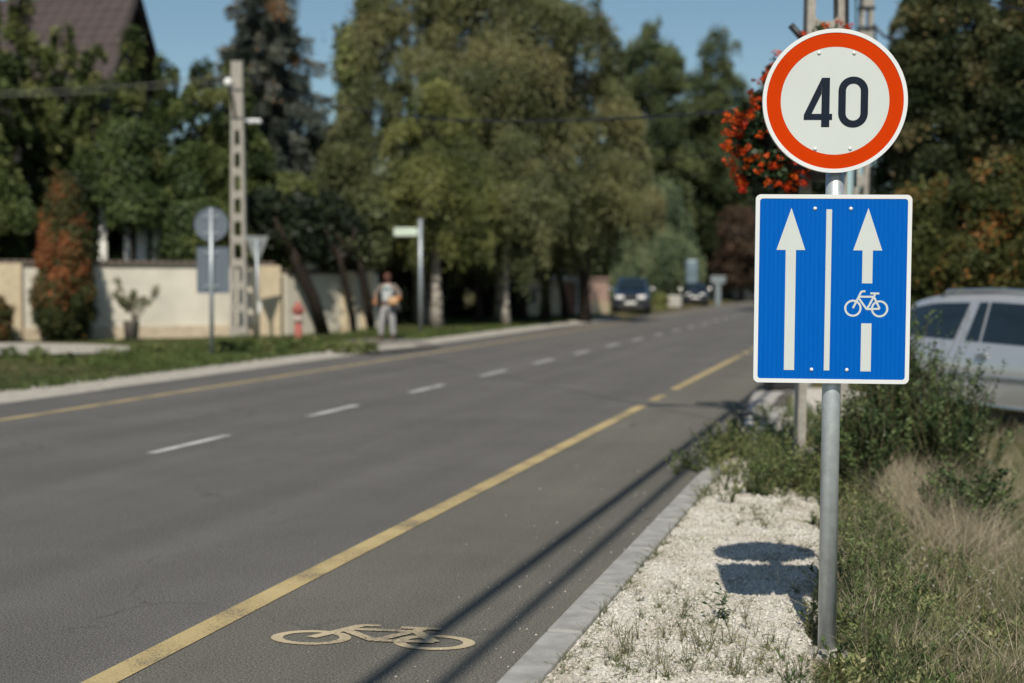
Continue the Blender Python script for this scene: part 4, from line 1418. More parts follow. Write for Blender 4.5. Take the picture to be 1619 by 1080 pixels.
skin('waist_wrap', [(-.15, -.04, 1.01), (-.06, -.125, 1.0), (.06, -.125, 1.0), (.15, -.04, 1.01)], [(0, 1), (1, 2), (2, 3)], [(.05, .04)] * 4, M_JACK, pr)
for sx_, sh_, el, wr_ in ((1, (.165, .02, 1.41), (.33, -.02, 1.17), (.27, -.15, 1.075)), (-1, (-.165, .02, 1.41), (-.32, .02, 1.20), (-.305, -.08, 1.10))):
    md = Vector(el).lerp(Vector(wr_), .6)
    skin('jacket_sleeve', [(sx_ * .09, .05, 1.36), sh_, el, tuple(md)], [(0, 1), (1, 2), (2, 3)], [(.12, .11), .105, .07, .058], M_JACK, pr)
    skin('orange_cuff', [tuple(md.lerp(Vector(wr_), .25)), wr_], [(0, 1)], [.05, .047], M_ORANGE, pr)
for sx_ in (1, -1):
    skin('boot', [(sx_ * .15 - (.025 if sx_ < 0 else 0), .01, .16), (sx_ * .15 - (.025 if sx_ < 0 else 0), .02, .06), (sx_ * .165 - (.025 if sx_ < 0 else 0), -.15, .045)], [(0, 1), (1, 2)], [.055, .055, .045], M_BOOT, pr)


def hand(W_, D_, side, curl):
    """gloved hand: palm and five separate fingers; W_ wrist, D_ pointing direction"""
    W_, D_ = Vector(W_), Vector(D_).normalized()
    S = D_.cross(Vector((0, 0, 1))).normalized() * side
    N = S.cross(D_) * side
    V = [W_, W_ + D_ * .05, W_ + D_ * .09]; E = [(0, 1), (1, 2)]; Rr = [(.03, .022), (.042, .02), (.04, .018)]
    for k, (off, ln) in enumerate(((-.033, .060), (-.011, .074), (.011, .070), (.033, .056))):
        b = len(V)
        p0 = W_ + D_ * .095 + S * off
        p1 = p0 + D_ * ln * .5 - N * curl * .4 * ln
        p2 = p1 + D_ * ln * .3 - N * curl * .9 * ln
        V += [p0, p1, p2]; E += [(2, b), (b, b + 1), (b + 1, b + 2)]; Rr += [.011, .010, .008]
    b = len(V)
    V += [W_ + D_ * .04 + S * .045, W_ + D_ * .075 + S * .07 - N * .01, W_ + D_ * .10 + S * .065 - N * .03]
    E += [(1, b), (b, b + 1), (b + 1, b + 2)]; Rr += [.014, .012, .010]
    return V, E, Rr


skin('glove', *hand((.24, -.20, 1.04), (-.25, -.55, -.5), -1, .8), M_ORANGE, pr, 1)
skin('glove', *hand((-.30, -.12, 1.06), (.05, -.5, -.75), 1, .6), M_ORANGE, pr, 1)

# the tool held at the hip
Mz = Matrix.Rotation(pr.rotation_euler.z, 3, 'Z')
tp = Vector((fp.x, fp.y, .05)) + Mz @ Vector((.20, -.28, .98))
tl = thing('garden_tool', 'orange and black powered garden tool held at the hip by the person', 'garden tool', tp, pr.rotation_euler.z)
mb = MB(); mb.bbox((.0, 0, .03), (.26, .16, .2), .05); mb.build('motor_housing', mat('tan_plastic', (.46, .28, .14), .5, var=.1), tl)
mb = MB(); mb.bbox((.12, .02, .1), (.16, .14, .12), .04); mb.build('cover', M_ORANGE, tl)
mb = MB(); mb.tube([(-.1, -.02, .12), (-.04, -.02, .19), (.06, -.02, .19), (.12, -.02, .14)], .016, 8); mb.build('handle', M_PLASTIC, tl)
mb = MB(); mb.tube([(.05, .0, -.04), (.13, -.02, -.13), (.17, -.04, -.24)], [.06, .075, .06], 12); mb.build('nozzle', M_PLASTIC, tl)
# ------------------------------------------------------------------ trees
M_BARK = mat('grey_brown_bark', (.12, .095, .07), .95, var=.3, scale=7, bump=.8, bscale=18, spec=.1)
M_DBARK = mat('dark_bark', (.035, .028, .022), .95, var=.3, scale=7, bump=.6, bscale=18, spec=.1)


def birch_bark():
    m, nt, p = new_mat('birch_bark')
    tc = nd(nt, 'ShaderNodeTexCoord'); mp = nd(nt, 'ShaderNodeMapping'); mp.inputs['Scale'].default_value = (3, 3, 9)
    nt.links.new(tc.outputs['Object'], mp.inputs['Vector'])
    n1 = nd(nt, 'ShaderNodeTexNoise', Scale=1.2, Detail=6., Roughness=.7); nt.links.new(mp.outputs['Vector'], n1.inputs['Vector'])
    rp = ramp(nt, [(.40, (.035, .03, .026)), (.5, (.36, .32, .27)), (.7, (.52, .49, .44))])
    nt.links.new(n1.outputs['Fac'], rp.inputs['Fac']); nt.links.new(rp.outputs['Color'], p.inputs['Base Color'])
    p.inputs['Roughness'].default_value = .8
    return m


M_BIRCH = birch_bark()
L_BIRCH = leaf_mat('birch_leaf', [(0, (0.04915, 0.06157, 0.02381)), (0.4, (0.09374, 0.1074, 0.04168)), (0.7, (0.1386, 0.1439, 0.05956)), (1, (0.1698, 0.154, 0.06943))], .5, .08)
L_LIME = leaf_mat('yellow_green_leaf', [(0, (0.05033, 0.06676, 0.02364)), (0.5, (0.1107, 0.1313, 0.0394)), (1, (0.1913, 0.199, 0.06568))], .5, .2)
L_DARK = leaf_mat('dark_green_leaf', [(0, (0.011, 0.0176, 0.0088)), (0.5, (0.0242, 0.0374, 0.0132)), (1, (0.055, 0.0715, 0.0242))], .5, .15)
L_THUJA = leaf_mat('thuja_spray', [(0, (0.02192, 0.03659, 0.01215)), (0.5, (0.067, 0.09486, 0.02651)), (0.85, (0.1401, 0.1627, 0.04972)), (1, (0.2192, 0.2168, 0.08842))], .6, .05)
L_RUST = leaf_mat('browned_thuja_spray', [(0, (.03, .045, .014)), (.35, (.055, .065, .02)), (.6, (.16, .075, .025)), (1, (.24, .08, .03))], .65, .15)
L_SPRUCE = leaf_mat('spruce_needles', [(0, (0.0312, 0.0432, 0.0336)), (0.5, (0.102, 0.12, 0.0984)), (0.88, (0.204, 0.222, 0.186)), (1, (0.336, 0.18, 0.072))], .55, .08)
L_WILLOW = leaf_mat('willow_leaf', [(0, (0.05635, 0.08855, 0.0483)), (0.5, (0.1127, 0.153, 0.0805)), (1, (0.1932, 0.2254, 0.1127))], .5, .25)
L_FAR = leaf_mat('far_tree_leaf', [(0, (0.05578, 0.07776, 0.03937)), (0.5, (0.1023, 0.1296, 0.05577)), (1, (0.1674, 0.1901, 0.07381))], .6, .2)
L_BROWN = leaf_mat('brown_tree_leaf', [(0, (.035, .028, .018)), (.5, (.08, .05, .03)), (1, (.13, .075, .05))], .6, .2)
L_RIGHT = leaf_mat('evergreen_leaf', [(0, (0.02415, 0.03543, 0.01265)), (0.5, (0.0634, 0.08051, 0.0253)), (0.8, (0.1283, 0.132, 0.04269)), (0.93, (0.1811, 0.1529, 0.05534)), (1, (0.3321, 0.1369, 0.03953))], .5, .2)
L_RIGHTB = leaf_mat('darker_broad_leaf', [(0, (0.02153, 0.03353, 0.01615)), (0.5, (0.05382, 0.07079, 0.0305)), (0.9, (0.1256, 0.1341, 0.0592)), (1, (0.305, 0.2236, 0.1076))], .45, .2)


def prof(pts, t):
    for (a, ra), (b, rb) in zip(pts, pts[1:]):
        if t <= b: return ra + (rb - ra) * (t - a) / max(1e-6, b - a)
    return pts[-1][1]


BROAD = [(0, .45), (.15, .85), (.4, 1), (.7, .85), (.9, .5), (1, .15)]
CONE = [(0, .75), (.12, 1), (.5, .68), (.85, .28), (1, .04)]
COLUMN = [(0, .7), (.15, 1), (.55, .92), (.8, .6), (.95, .25), (1, .05)]
ROUND = [(0, .6), (.2, .92), (.5, 1), (.8, .75), (1, .25)]


def trunk(parent, H, r, m, seed, limbs=6, spread=2., z0=1.5, lean=(0, 0), mb=None, x0=(0, 0), build=True):
    g = random.Random(seed)
    mb = mb or MB()
    pts, rad = [], []
    n = 7
    for i in range(n + 1):
        t = i / n
        pts.append((x0[0] + lean[0] * t + g.uniform(-.07, .07) * H * .05 * (i > 0), x0[1] + lean[1] * t + g.uniform(-.07, .07) * H * .05 * (i > 0), H * t - .1 * (i == 0)))
        rad.append(r * (1 - .8 * t) * (1.35 if i == 0 else 1))
    mb.tube(pts, rad, 10)
    for k in range(limbs):
        t = g.uniform(.3, .85); i = min(n - 1, int(t * n)); f = t * n - i
        b = Vector(pts[i]).lerp(Vector(pts[i + 1]), f)
        if b.z < z0: b.z = z0
        a = g.uniform(0, 6.28); ln = spread * g.uniform(.5, 1)
        d = Vector((math.cos(a), math.sin(a), g.uniform(.3, 1.1)))
        mb.tube([b, b + d * ln * .5, b + d * ln + Vector((0, 0, -.12 * ln))], [r * .38, r * .25, r * .06], 7)
    return mb.build('trunk', m, parent) if build else mb


def clump_centres(g, P, rx, ry, z0, z1, pr, K, cr, inner=.55, flat=.8, lump=.25):
    C_, R_ = [], []
    for k in range(K):
        t = g.random() ** .9
        a = g.uniform(0, 2 * np.pi)
        rr = prof(pr, t) * (inner + (1 - inner) * g.random())
        lr = 1 + lump * math.sin(a * 3 + t * 7 + P[0]) * g.random()
        c = cr * g.uniform(.6, 1.3)
        m_ = max(.1, 1 - c * .7 / max(rx, .1))
        C_.append((P[0] + math.cos(a) * rx * rr * lr * m_, P[1] + math.sin(a) * ry * rr * lr * m_, z0 + (z1 - z0) * t))
        R_.append((c, c, c * flat))
    return np.array(C_), np.array(R_)


def boughs(LV, mb, P, z0, z1, rx, ry, pr, nb, L, W_, tb, seed, rise=.25, sag=.55, width=.34, thick=.16, cover=1.2, hang=0., start=.25, jit=.35, tj=.12, lean=(0, 0), patch=None):
    """crown made of single boughs that leave the trunk, arch and carry leaf sprays"""
    g = np.random.default_rng(seed)
    for k in range(nb):
        t = (k + g.random()) / nb
        a = g.uniform(0, 6.283)
        env = prof(pr, t)
        ex = math.hypot(rx * math.cos(a), ry * math.sin(a)) if rx != ry else rx
        l = max(.35, env * ex * g.uniform(1 - jit, 1 + jit * .55))
        h0 = z0 + (z1 - z0) * t
        n = int(8 + l * (2 * width * l * .6 + .35) * cover / (L * W_ * .5))
        s = start + (1 - start) * g.random(n) ** .75
        rs, sg = rise * g.uniform(.3, 1.5), sag * g.uniform(.4, 1.5)
        dr = np.array([math.cos(a), math.sin(a), 0]); sd = np.array([-math.sin(a), math.cos(a), 0])
        wd = width * l * .5 * np.sin(np.pi * np.clip(s, .05, .97)) ** .7 + .10
        lat = g.normal(size=n) * wd * .6
        curve = lambda q: h0 - .15 * l + l * (rs * 2 * q - (rs + sg) * q ** 2.2)
        ver = g.normal(size=n) * thick * (.5 + .5 * l / (l + 1)) - np.abs(lat) * .25
        if hang: ver -= hang * g.random(n) ** 2.6 * s
        c0 = np.array([P[0] + lean[0] * t, P[1] + lean[1] * t, 0])
        Q = c0 + dr * (l * s)[:, None] + sd * lat[:, None]
        Q[:, 2] += curve(s) + ver
        A = dr + sd * (np.sign(lat) * .7)[:, None] + g.normal(size=(n, 3)) * .5
        A[:, 2] -= .35 + 1.6 * hang / (1 + hang)
        N = g.normal(size=(n, 3)) * .75 + np.array([0, 0, 1.]) * (.9 if not hang else .3)
        kk = g.uniform(.6, 1.3, n)
        tv = g.uniform(tb[0], tb[1])
        if patch: tv = patch(Q.mean(0), tv, g)
        LV.put(Q, A, N, L * kk, W_ * kk, tv + g.normal(size=n) * tj)
        if mb is not None and l > .6:
            q = [0, .4, .85]
            pts = [tuple(np.array([lean[0] * t, lean[1] * t, 0]) + dr * l * x + np.array([0, 0, curve(x) - P[2]])) for x in q]
            mb.tube(pts, [.018 + .012 * l, .012 + .007 * l, .005], 5, cap=False)


def btree(name, label, px, d, top, bot, hw, m, seed, pr, nb, bark, tr=.18, group=None, cat='tree', L=.14, W_=.075, tb=(0, 1), depth=1., ground=.03, stems=1, lean=(0, 0), **kw):
    P = base_at(px, d, ground)
    z1, z0 = zof(top, d), zof(bot, d)
    rx = hw / FPX * d
    t = thing(name, label, cat, P, 0, group)
    LV, mb = Leaves(seed), MB()
    boughs(LV, mb, P, z0, z1, rx, rx * depth, pr, nb, L, W_, tb, seed, lean=lean, **kw)
    n = 8; g = random.Random(seed)
    pts = [(lean[0] * i / n + g.uniform(-.06, .06) * (i > 0), lean[1] * i / n + g.uniform(-.06, .06) * (i > 0), (z1 - .2) * i / n - .1 * (i == 0)) for i in range(n + 1)]
    mb.tube(pts, [tr * (1.35 if i == 0 else 1 - .9 * i / n) for i in range(n + 1)], 10)
    LV.build('crown', m, t, P); mb.build('trunk', bark, t)
    return t


def tree(name, label, px, d, top, bot, hw, m, seed, pr=BROAD, K=45, cr=.75, L=.16, W_=None, dens=None, bark=None, tr=.16, limbs=6,
         group=None, tb=(0, 1), droop=.2, depth=1., ground=.03, weep=0, lean=(0, 0), inner=.5, patch=None, cover=1.15, stems=1, cat='tree', flat=.8, tj=.12, spikes=0):
    P = base_at(px, d, ground)
    z1, z0 = zof(top, d), zof(bot, d)
    rx = hw / FPX * d
    t = thing(name, label, cat, P, 0, group)
    g = np.random.default_rng(seed)
    W_ = W_ or L * .6
    dens = dens or cover / (L * W_ * .5)
    Cn, Rd = clump_centres(g, P, rx, rx * depth, z0, z1, pr, K, cr, inner, flat)
    for q in range(spikes):      # secondary leaders that break the outline
        a = g.uniform(0, 6.28); rr = rx * g.uniform(.3, .95); tp = z0 + (z1 - z0) * g.uniform(.62, 1.0)
        hh = np.linspace(0, 1.3, 6)
        Cn = np.concatenate([Cn, np.stack([P[0] + math.cos(a) * rr + 0 * hh, P[1] + math.sin(a) * rr * depth + 0 * hh, tp - hh], 1)])
        rs = .08 + .22 * hh
        Rd = np.concatenate([Rd, np.stack([rs, rs, rs * 1.4], 1)])
    LV = Leaves(seed + 100)
    tbv = g.uniform(tb[0], tb[1], len(Cn))
    if patch is not None: tbv = patch(Cn, tbv, g)
    LV.clumps(Cn, Rd, dens, L, W_, tbv, droop, tj)
    if weep:
        n = int(weep * K)
        idx = g.integers(0, len(Cn), n)
        a = g.uniform(0, 6.28, n)
        S = Cn[idx] + np.stack([np.cos(a), np.sin(a), np.zeros(n)], 1) * Rd[idx] * .9
        ln = g.uniform(.5, 2.0, n) * (cr * .8 + .55)
        k = 26
        ts = np.tile(np.linspace(0, 1, k), n); ii = np.repeat(np.arange(n), k)
        Q = S[ii] + np.stack([np.cos(a[ii]) * .25 * ts * cr, np.sin(a[ii]) * .25 * ts * cr, -ln[ii] * ts], 1) + g.normal(size=(n * k, 3)) * .06
        A = np.tile([0, 0, -1.], (n * k, 1)) + g.normal(size=(n * k, 3)) * .45
        LV.put(Q, A, g.normal(size=(n * k, 3)), L * g.uniform(.7, 1.2, n * k), W_ * .8, tbv[idx][ii] + g.normal(size=n * k) * .1)
    LV.build('crown', m, t, P)
    if bark is not None:
        mb = MB()
        for s_i in range(stems):
            trunk(t, max(z1 * .82, z0 + .4), tr, bark, seed + s_i, limbs, rx * .6, max(.6, z0 * .8), lean, mb, (0, 0) if stems == 1 else (g.uniform(-.5, .5), g.uniform(-.4, .4)), False)
        mb.build('trunk', bark, t)
    return t


# conifer row behind the garden wall
row = [(-25, 38.5, -60, 62, 'broad dark tree at the left edge of the picture with bright green tips'),
       (40, 41, -18, 58, 'shaggy dark thuja between the left edge and the tiled roof'),
       (104, 43, 44, 54, 'dark thuja standing in front of the left part of the tiled roof'),
       (152, 42, 74, 50, 'low pale tipped thuja below the middle of the tiled roof'),
       (214, 42, 52, 40, 'pointed thuja in front of the dark gable of the tiled roof'),
       (266, 43, 96, 54, 'olive thuja right of the gable below the open sky'),
       (322, 42, 98, 58, 'bushy olive thuja left of the tall concrete pole'),
       (375, 43, 100, 52, 'dense olive thuja right behind the tall concrete pole')]
for i, (px, d, top, hw, lab) in enumerate(row):
    btree('thuja_tree', lab, px, d, top, 430, hw * 1.3, L_THUJA, 200 + i, [(0, .95), (.25, 1), (.5, .85), (.75, .58), (.92, .25), (1, .05)], 105, M_DBARK, .14,
          'conifer row behind the garden wall', L=.14, W_=.06, tb=(.0, .95), rise=.45, sag=.8, width=.8, thick=.13, cover=1.6, start=.45, jit=.6, tj=.13)
# lower shrubs just above the wall
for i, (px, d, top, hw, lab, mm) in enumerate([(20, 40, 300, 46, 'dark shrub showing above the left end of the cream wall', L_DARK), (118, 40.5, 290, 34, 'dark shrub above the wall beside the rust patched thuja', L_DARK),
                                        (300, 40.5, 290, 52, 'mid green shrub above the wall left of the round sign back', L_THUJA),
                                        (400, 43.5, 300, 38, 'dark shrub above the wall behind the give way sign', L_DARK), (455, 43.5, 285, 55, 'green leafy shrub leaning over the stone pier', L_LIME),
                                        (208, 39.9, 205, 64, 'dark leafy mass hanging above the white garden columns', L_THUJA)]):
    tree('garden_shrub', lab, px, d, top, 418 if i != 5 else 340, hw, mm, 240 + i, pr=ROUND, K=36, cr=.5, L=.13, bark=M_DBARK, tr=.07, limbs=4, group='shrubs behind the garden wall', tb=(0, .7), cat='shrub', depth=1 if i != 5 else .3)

# blue spruce
def spruce(label, px, d, top, bot, hw, seed):
    P = base_at(px, d, .03); g = np.random.default_rng(seed)
    z1, z0 = zof(top, d), zof(bot, d); rx = hw / FPX * d
    t = thing('spruce_tree', label, 'tree', P)
    mb = MB(); mb.tube([(0, 0, -.1), (.05, 0, z1 * .5), (0, 0, z1)], [.24, .15, .02], 10)
    LV = Leaves(seed)
    z = z0
    while z < z1 - .1:
        t_ = (z - z0) / (z1 - z0)
        ln = rx * (1 - t_) ** .8 + .12
        nb = 8 if t_ < .7 else 6
        a0 = g.uniform(0, 6.28)
        for k in range(nb):
            a = a0 + 6.283 * k / nb + g.uniform(-.25, .25); l = ln * g.uniform(.6, 1.25)
            tbase = g.uniform(.1, .8)
            if g.random() < .05: tbase = 1
            m_ = int(26 * l) + 8
            s = np.linspace(.12, 1, m_)
            dr = np.array([math.cos(a), math.sin(a)])
            zz_ = z + g.uniform(-.15, .15); bz = zz_ + .15 * l - .72 * l * s ** 1.3 + .34 * l * s ** 3
            B = np.stack([P[0] + dr[0] * l * s, P[1] + dr[1] * l * s, bz], 1)
            mb.tube([tuple(B[0] - np.array(P)), tuple(B[m_ // 2] - np.array(P)), tuple(B[-1] - np.array(P))], [.04, .025, .008], 5)
            rep = 13
            ii = np.repeat(np.arange(m_), rep); n = len(ii)
            side = g.normal(size=(n, 3)) * np.array([1, 1, .35])
            off = nrm(side) * (g.random(n) * (.16 + .30 * l * (1 - s[ii]) * .35))[:, None]
            off[:, 2] -= g.random(n) ** 2 * .5
            A = nrm(side) * .7 + np.array([dr[0], dr[1], -.55]) * .9
            LV.put(B[ii] + off, A, g.normal(size=(n, 3)) + np.array([0, 0, 1.]), g.uniform(.12, .24, n), .055, tbase + g.normal(size=n) * .15)
        z += .42 + .25 * g.random()
    LV.build('crown', L_SPRUCE, t, P)
    mb.build('trunk', M_DBARK, t)
spruce('tall blue grey spruce with hanging boughs right of the concrete pole', 424, 49, -170, 425, 150, 60)

# birches and companions
WB = [(0, .8), (.15, 1), (.5, .98), (.78, .72), (.93, .4), (1, .2)]
FB_ = [(0, .7), (.2, 1), (.55, .92), (.8, .62), (1, .15)]
GB = 'birches along the far verge'
def birch(label, px, d, top, bot, hw, seed, nb, m=None, bark=None, tb=(.1, .95), hang=1.1, pr=WB, tr=.2, group=GB, name='birch_tree', **kw):
    return btree(name, label, px, d, top, bot, hw, m or L_BIRCH, seed, pr, nb, bark or M_BIRCH, tr, group, L=.125, W_=.06, tb=tb, rise=.55, sag=.85, width=.85, thick=.17, cover=1.3, hang=hang, start=.42, jit=.6, tj=.10, **kw)
birch('tall weeping birch with a white trunk showing at the top of the picture', 668, 50, -150, 170, 82, 301, 46, tr=.27, tb=(.3, 1), lean=(-.8, 0))
birch('big weeping birch with hanging brownish strands in the middle of the row', 790, 52, -200, 300, 128, 302, 92, tb=(0, 1), hang=1.6)
birch('wide weeping birch at the right end of the birch row beside the bluish willow', 925, 54, 5, 362, 98, 303, 80, bark=M_DBARK, tb=(0, .95), hang=1.3)
birch('olive birch above the street wall between the spruce and the street name post', 588, 49, 92, 378, 78, 304, 68, bark=M_DBARK, tr=.14, tb=(.1, .75), hang=.8, pr=FB_)
birch('yellow green tree with a pale trunk right of the street name post', 690, 46.8, 118, 372, 88, 305, 72, m=L_LIME, tr=.2, tb=(0, .95), hang=.6, pr=FB_, group=None, name='young_tree')
birch('lower birch hanging over the dark gap in the middle of the row', 800, 49, 195, 382, 82, 306, 62, tr=.15, tb=(0, .8), hang=1.2, pr=FB_)
# dark trunks standing in the shade
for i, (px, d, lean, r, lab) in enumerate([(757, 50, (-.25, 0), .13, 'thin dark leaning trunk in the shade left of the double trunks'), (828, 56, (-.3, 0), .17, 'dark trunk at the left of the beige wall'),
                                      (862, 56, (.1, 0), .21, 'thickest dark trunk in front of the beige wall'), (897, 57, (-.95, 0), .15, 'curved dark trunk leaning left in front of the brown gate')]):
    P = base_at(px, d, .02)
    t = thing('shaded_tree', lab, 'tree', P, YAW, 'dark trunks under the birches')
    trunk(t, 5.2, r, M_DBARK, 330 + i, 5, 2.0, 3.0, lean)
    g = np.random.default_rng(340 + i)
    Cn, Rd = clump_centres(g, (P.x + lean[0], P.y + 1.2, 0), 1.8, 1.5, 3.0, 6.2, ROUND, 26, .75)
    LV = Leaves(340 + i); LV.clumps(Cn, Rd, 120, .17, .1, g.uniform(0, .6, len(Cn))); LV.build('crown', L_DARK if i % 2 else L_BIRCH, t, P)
# added leaning trunks standing in for dark shadow bands on the grey side wall
for i, (px, d, tip, r, lab, sh) in enumerate([(513, 40.0, (472, 420), .18, 'added leaning trunk shaped as a dark shadow band on the grey side wall', 1), (560, 41.0, (541, 428), .09, 'added thin trunk shaped as a shadow band near the end of the side wall', 0), (588, 41.4, (571, 430), .13, 'added trunk shaped as a shadow band on the side wall behind the person', 0)]):
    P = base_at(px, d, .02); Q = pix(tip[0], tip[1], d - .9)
    t = thing('shadow_band_tree', lab, 'tree', P, 0, 'added trunks standing in for shadow bands on the side wall')
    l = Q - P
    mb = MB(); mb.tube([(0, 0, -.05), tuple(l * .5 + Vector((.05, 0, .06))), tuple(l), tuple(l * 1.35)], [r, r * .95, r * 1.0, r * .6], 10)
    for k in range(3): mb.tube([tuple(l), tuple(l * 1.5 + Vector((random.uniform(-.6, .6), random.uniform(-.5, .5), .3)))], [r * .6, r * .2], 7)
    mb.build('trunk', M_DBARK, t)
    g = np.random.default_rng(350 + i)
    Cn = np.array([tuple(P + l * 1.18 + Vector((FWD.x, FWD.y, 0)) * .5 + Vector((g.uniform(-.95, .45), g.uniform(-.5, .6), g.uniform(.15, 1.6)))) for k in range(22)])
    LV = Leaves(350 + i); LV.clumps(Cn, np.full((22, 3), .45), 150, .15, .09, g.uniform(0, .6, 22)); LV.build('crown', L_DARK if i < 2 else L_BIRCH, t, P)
# dark hedges; those under the crowns are added, their dark leaves deepening the shade
for i, (px, d, top, bot, hw, lab) in enumerate([(690, 60, 330, 520, 85, 'added dark hedge deepening the shade behind the yellow green tree'), (790, 58.5, 300, 515, 40, 'added dark hedge deepening the shade behind the leaning trunk'),
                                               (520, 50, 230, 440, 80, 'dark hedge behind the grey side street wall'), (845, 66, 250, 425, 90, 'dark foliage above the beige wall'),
                                               (625, 54, 300, 520, 45, 'added dark hedge deepening the shade behind the person and the street name post')]):
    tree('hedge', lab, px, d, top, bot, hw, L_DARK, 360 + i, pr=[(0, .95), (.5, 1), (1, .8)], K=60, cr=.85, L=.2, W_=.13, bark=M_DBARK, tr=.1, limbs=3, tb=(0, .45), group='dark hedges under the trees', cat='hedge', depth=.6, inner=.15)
# more trees to the back
def bt(name, label, px, d, top, bot, hw, m, seed, nb, tb, group='tall trees at the back', **kw):
    k = dict(L=.3, W_=.16, rise=.6, sag=.5, width=.6, thick=.4, cover=1.0, start=.25, jit=.5, pr=[(0, .8), (.3, 1), (.65, .85), (.88, .5), (1, .15)]); k.update(kw)
    btree(name, label, px, d, top, bot, hw, m, seed, bark=M_DBARK, tr=.25, group=group, nb=nb, tb=tb, **k)
bt('willow_tree', 'rounded bluish green willow behind the parked dark cars', 1040, 99, 292, 476, 66, L_WILLOW, 371, 150, (.2, 1), None, hang=1.8, L=.24, W_=.09, pr=[(0, .8), (.3, 1), (.7, .8), (1, .3)])
bt('poplar_tree', 'tall grey green tree against the sky left of the flower basket', 1132, 120, 52, 350, 60, L_FAR, 372, 150, (.1, .9))
bt('poplar_tree', 'tall grey green tree against the sky right of the birches', 1028, 115, 44, 350, 76, L_FAR, 373, 170, (.1, 1))
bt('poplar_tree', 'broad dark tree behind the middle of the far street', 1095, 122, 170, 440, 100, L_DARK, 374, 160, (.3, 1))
bt('poplar_tree', 'olive tree behind the hanging flower basket', 1205, 126, 135, 430, 66, L_FAR, 375, 130, (0, .8))
tree('poplar_tree', 'slim conifer top between the spruce and the birches', 562, 60, 58, 300, 26, L_THUJA, 376, K=30, cr=.7, L=.22, bark=M_DBARK, tr=.14, tb=(.3, 1), pr=CONE)
tree('brown_tree', 'brownish tree overhanging the far end of the street', 1172, 112, 335, 450, 52, L_BROWN, 377, K=60, cr=.9, L=.26, bark=M_DBARK, tr=.2, tb=(0, 1), pr=ROUND)
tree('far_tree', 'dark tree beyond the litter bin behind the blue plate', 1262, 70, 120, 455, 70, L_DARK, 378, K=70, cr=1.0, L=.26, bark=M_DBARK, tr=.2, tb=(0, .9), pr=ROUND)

# evergreen screen on the right
for i, (px, d, top, bot, hw, K, m_, lab, tb) in enumerate([
        (1462, 25, 300, 500, 92, 90, L_RIGHT, 'olive green evergreen hedge behind the silver car nearest the sign', (.15, .95)),
        (1605, 24, 255, 520, 95, 110, L_RIGHT, 'brownish green evergreen hedge behind the silver car at the picture edge', (.2, .98)),
        (1500, 27, -60, 330, 105, 120, L_RIGHTB, 'tall dark broadleaf tree rising right of the 40 sign', (.1, .9)),
        (1640, 26, -20, 300, 110, 110, L_RIGHTB, 'dark broadleaf tree at the upper right picture edge', (.1, .9)),
        (1412, 28, 215, 500, 58, 70, L_RIGHT, 'dark evergreen behind the second concrete pole', (.0, .7))]):
    btree('evergreen_tree', lab, px, d, top, bot, hw * 1.05, m_, 390 + i, [(0, .9), (.3, 1), (.7, .9), (1, .35)] if m_ is L_RIGHT else [(0, .6), (.2, 1), (.6, .95), (.85, .65), (1, .2)], int(K * 2.2), M_DBARK, .12,
          'evergreens on the right', L=.085, W_=.045, tb=tb, depth=.7, ground=-.2, rise=.5, sag=.5, width=.55, thick=.13, cover=1.05, start=.4, jit=.4, tj=.14, patch=lambda c, v, g: .93 if g.random() < .025 else v)
# a far wood that closes the horizon
g = np.random.default_rng(9)
Cn = np.stack([g.uniform(-150, 60, 420), g.uniform(150, 175, 420), g.uniform(.5, 9, 420)], 1)
LV = Leaves(9); LV.clumps(Cn, np.full((420, 3), 2.4), 4.0, .8, .6, g.uniform(0, 1, 420))
tag(LV.build('far_wood', L_FAR), 'dark wood closing the far end of the street', 'wood', kind='stuff')

# thuja with rust coloured patches in front of the wall
def rust(Cn, tb, g):
    c = base_at(100, 35.4)
    x = (Cn - np.array(c)) @ np.array(RGT); z = Cn[:, 2]
    n_ = np.array([noise.noise(Vector((a * 1.1, 0, b * .8 + 3))) for a, b in zip(x, z)])
    t = .22 + .28 * g.random(len(Cn))
    hot = (n_ > .05) & (x < .35) & (z > 1.2) & (g.random(len(Cn)) < .75) | (g.random(len(Cn)) < .12)
    t[hot] = .75 + .25 * g.random(hot.sum())
    t[(z < 1.1)] = .1 + .2 * g.random((z < 1.1).sum())
    return t
tree('thuja_tree', 'cone shaped thuja with rust coloured patches in front of the cream wall', 100, 35.4, 300, 520, 52, L_RUST, 400, pr=[(0, .62), (.12, .95), (.25, 1), (.6, .78), (.85, .42), (1, .1)],
     K=190, cr=.24, L=.11, W_=.045, bark=M_DBARK, tr=.12, limbs=3, droop=-.3, patch=rust, inner=.55, flat=1.4, cover=1.3)
tree('garden_shrub', 'dark reddish shrub at the left picture edge in front of the wall', -4, 34.5, 470, 535, 24, L_RUST, 401, pr=ROUND, K=24, cr=.22, L=.09, bark=M_DBARK, tr=.04, limbs=5, tb=(.05, .6), cat='shrub')
tree('garden_shrub', 'pale yellow green grass clump beside the parked dark blue car', 1043, 78, 468, 492, 14, L_LIME, 402, pr=ROUND, K=16, cr=.3, L=.2, bark=M_DBARK, tr=.03, limbs=2, tb=(.6, 1), cat='shrub')

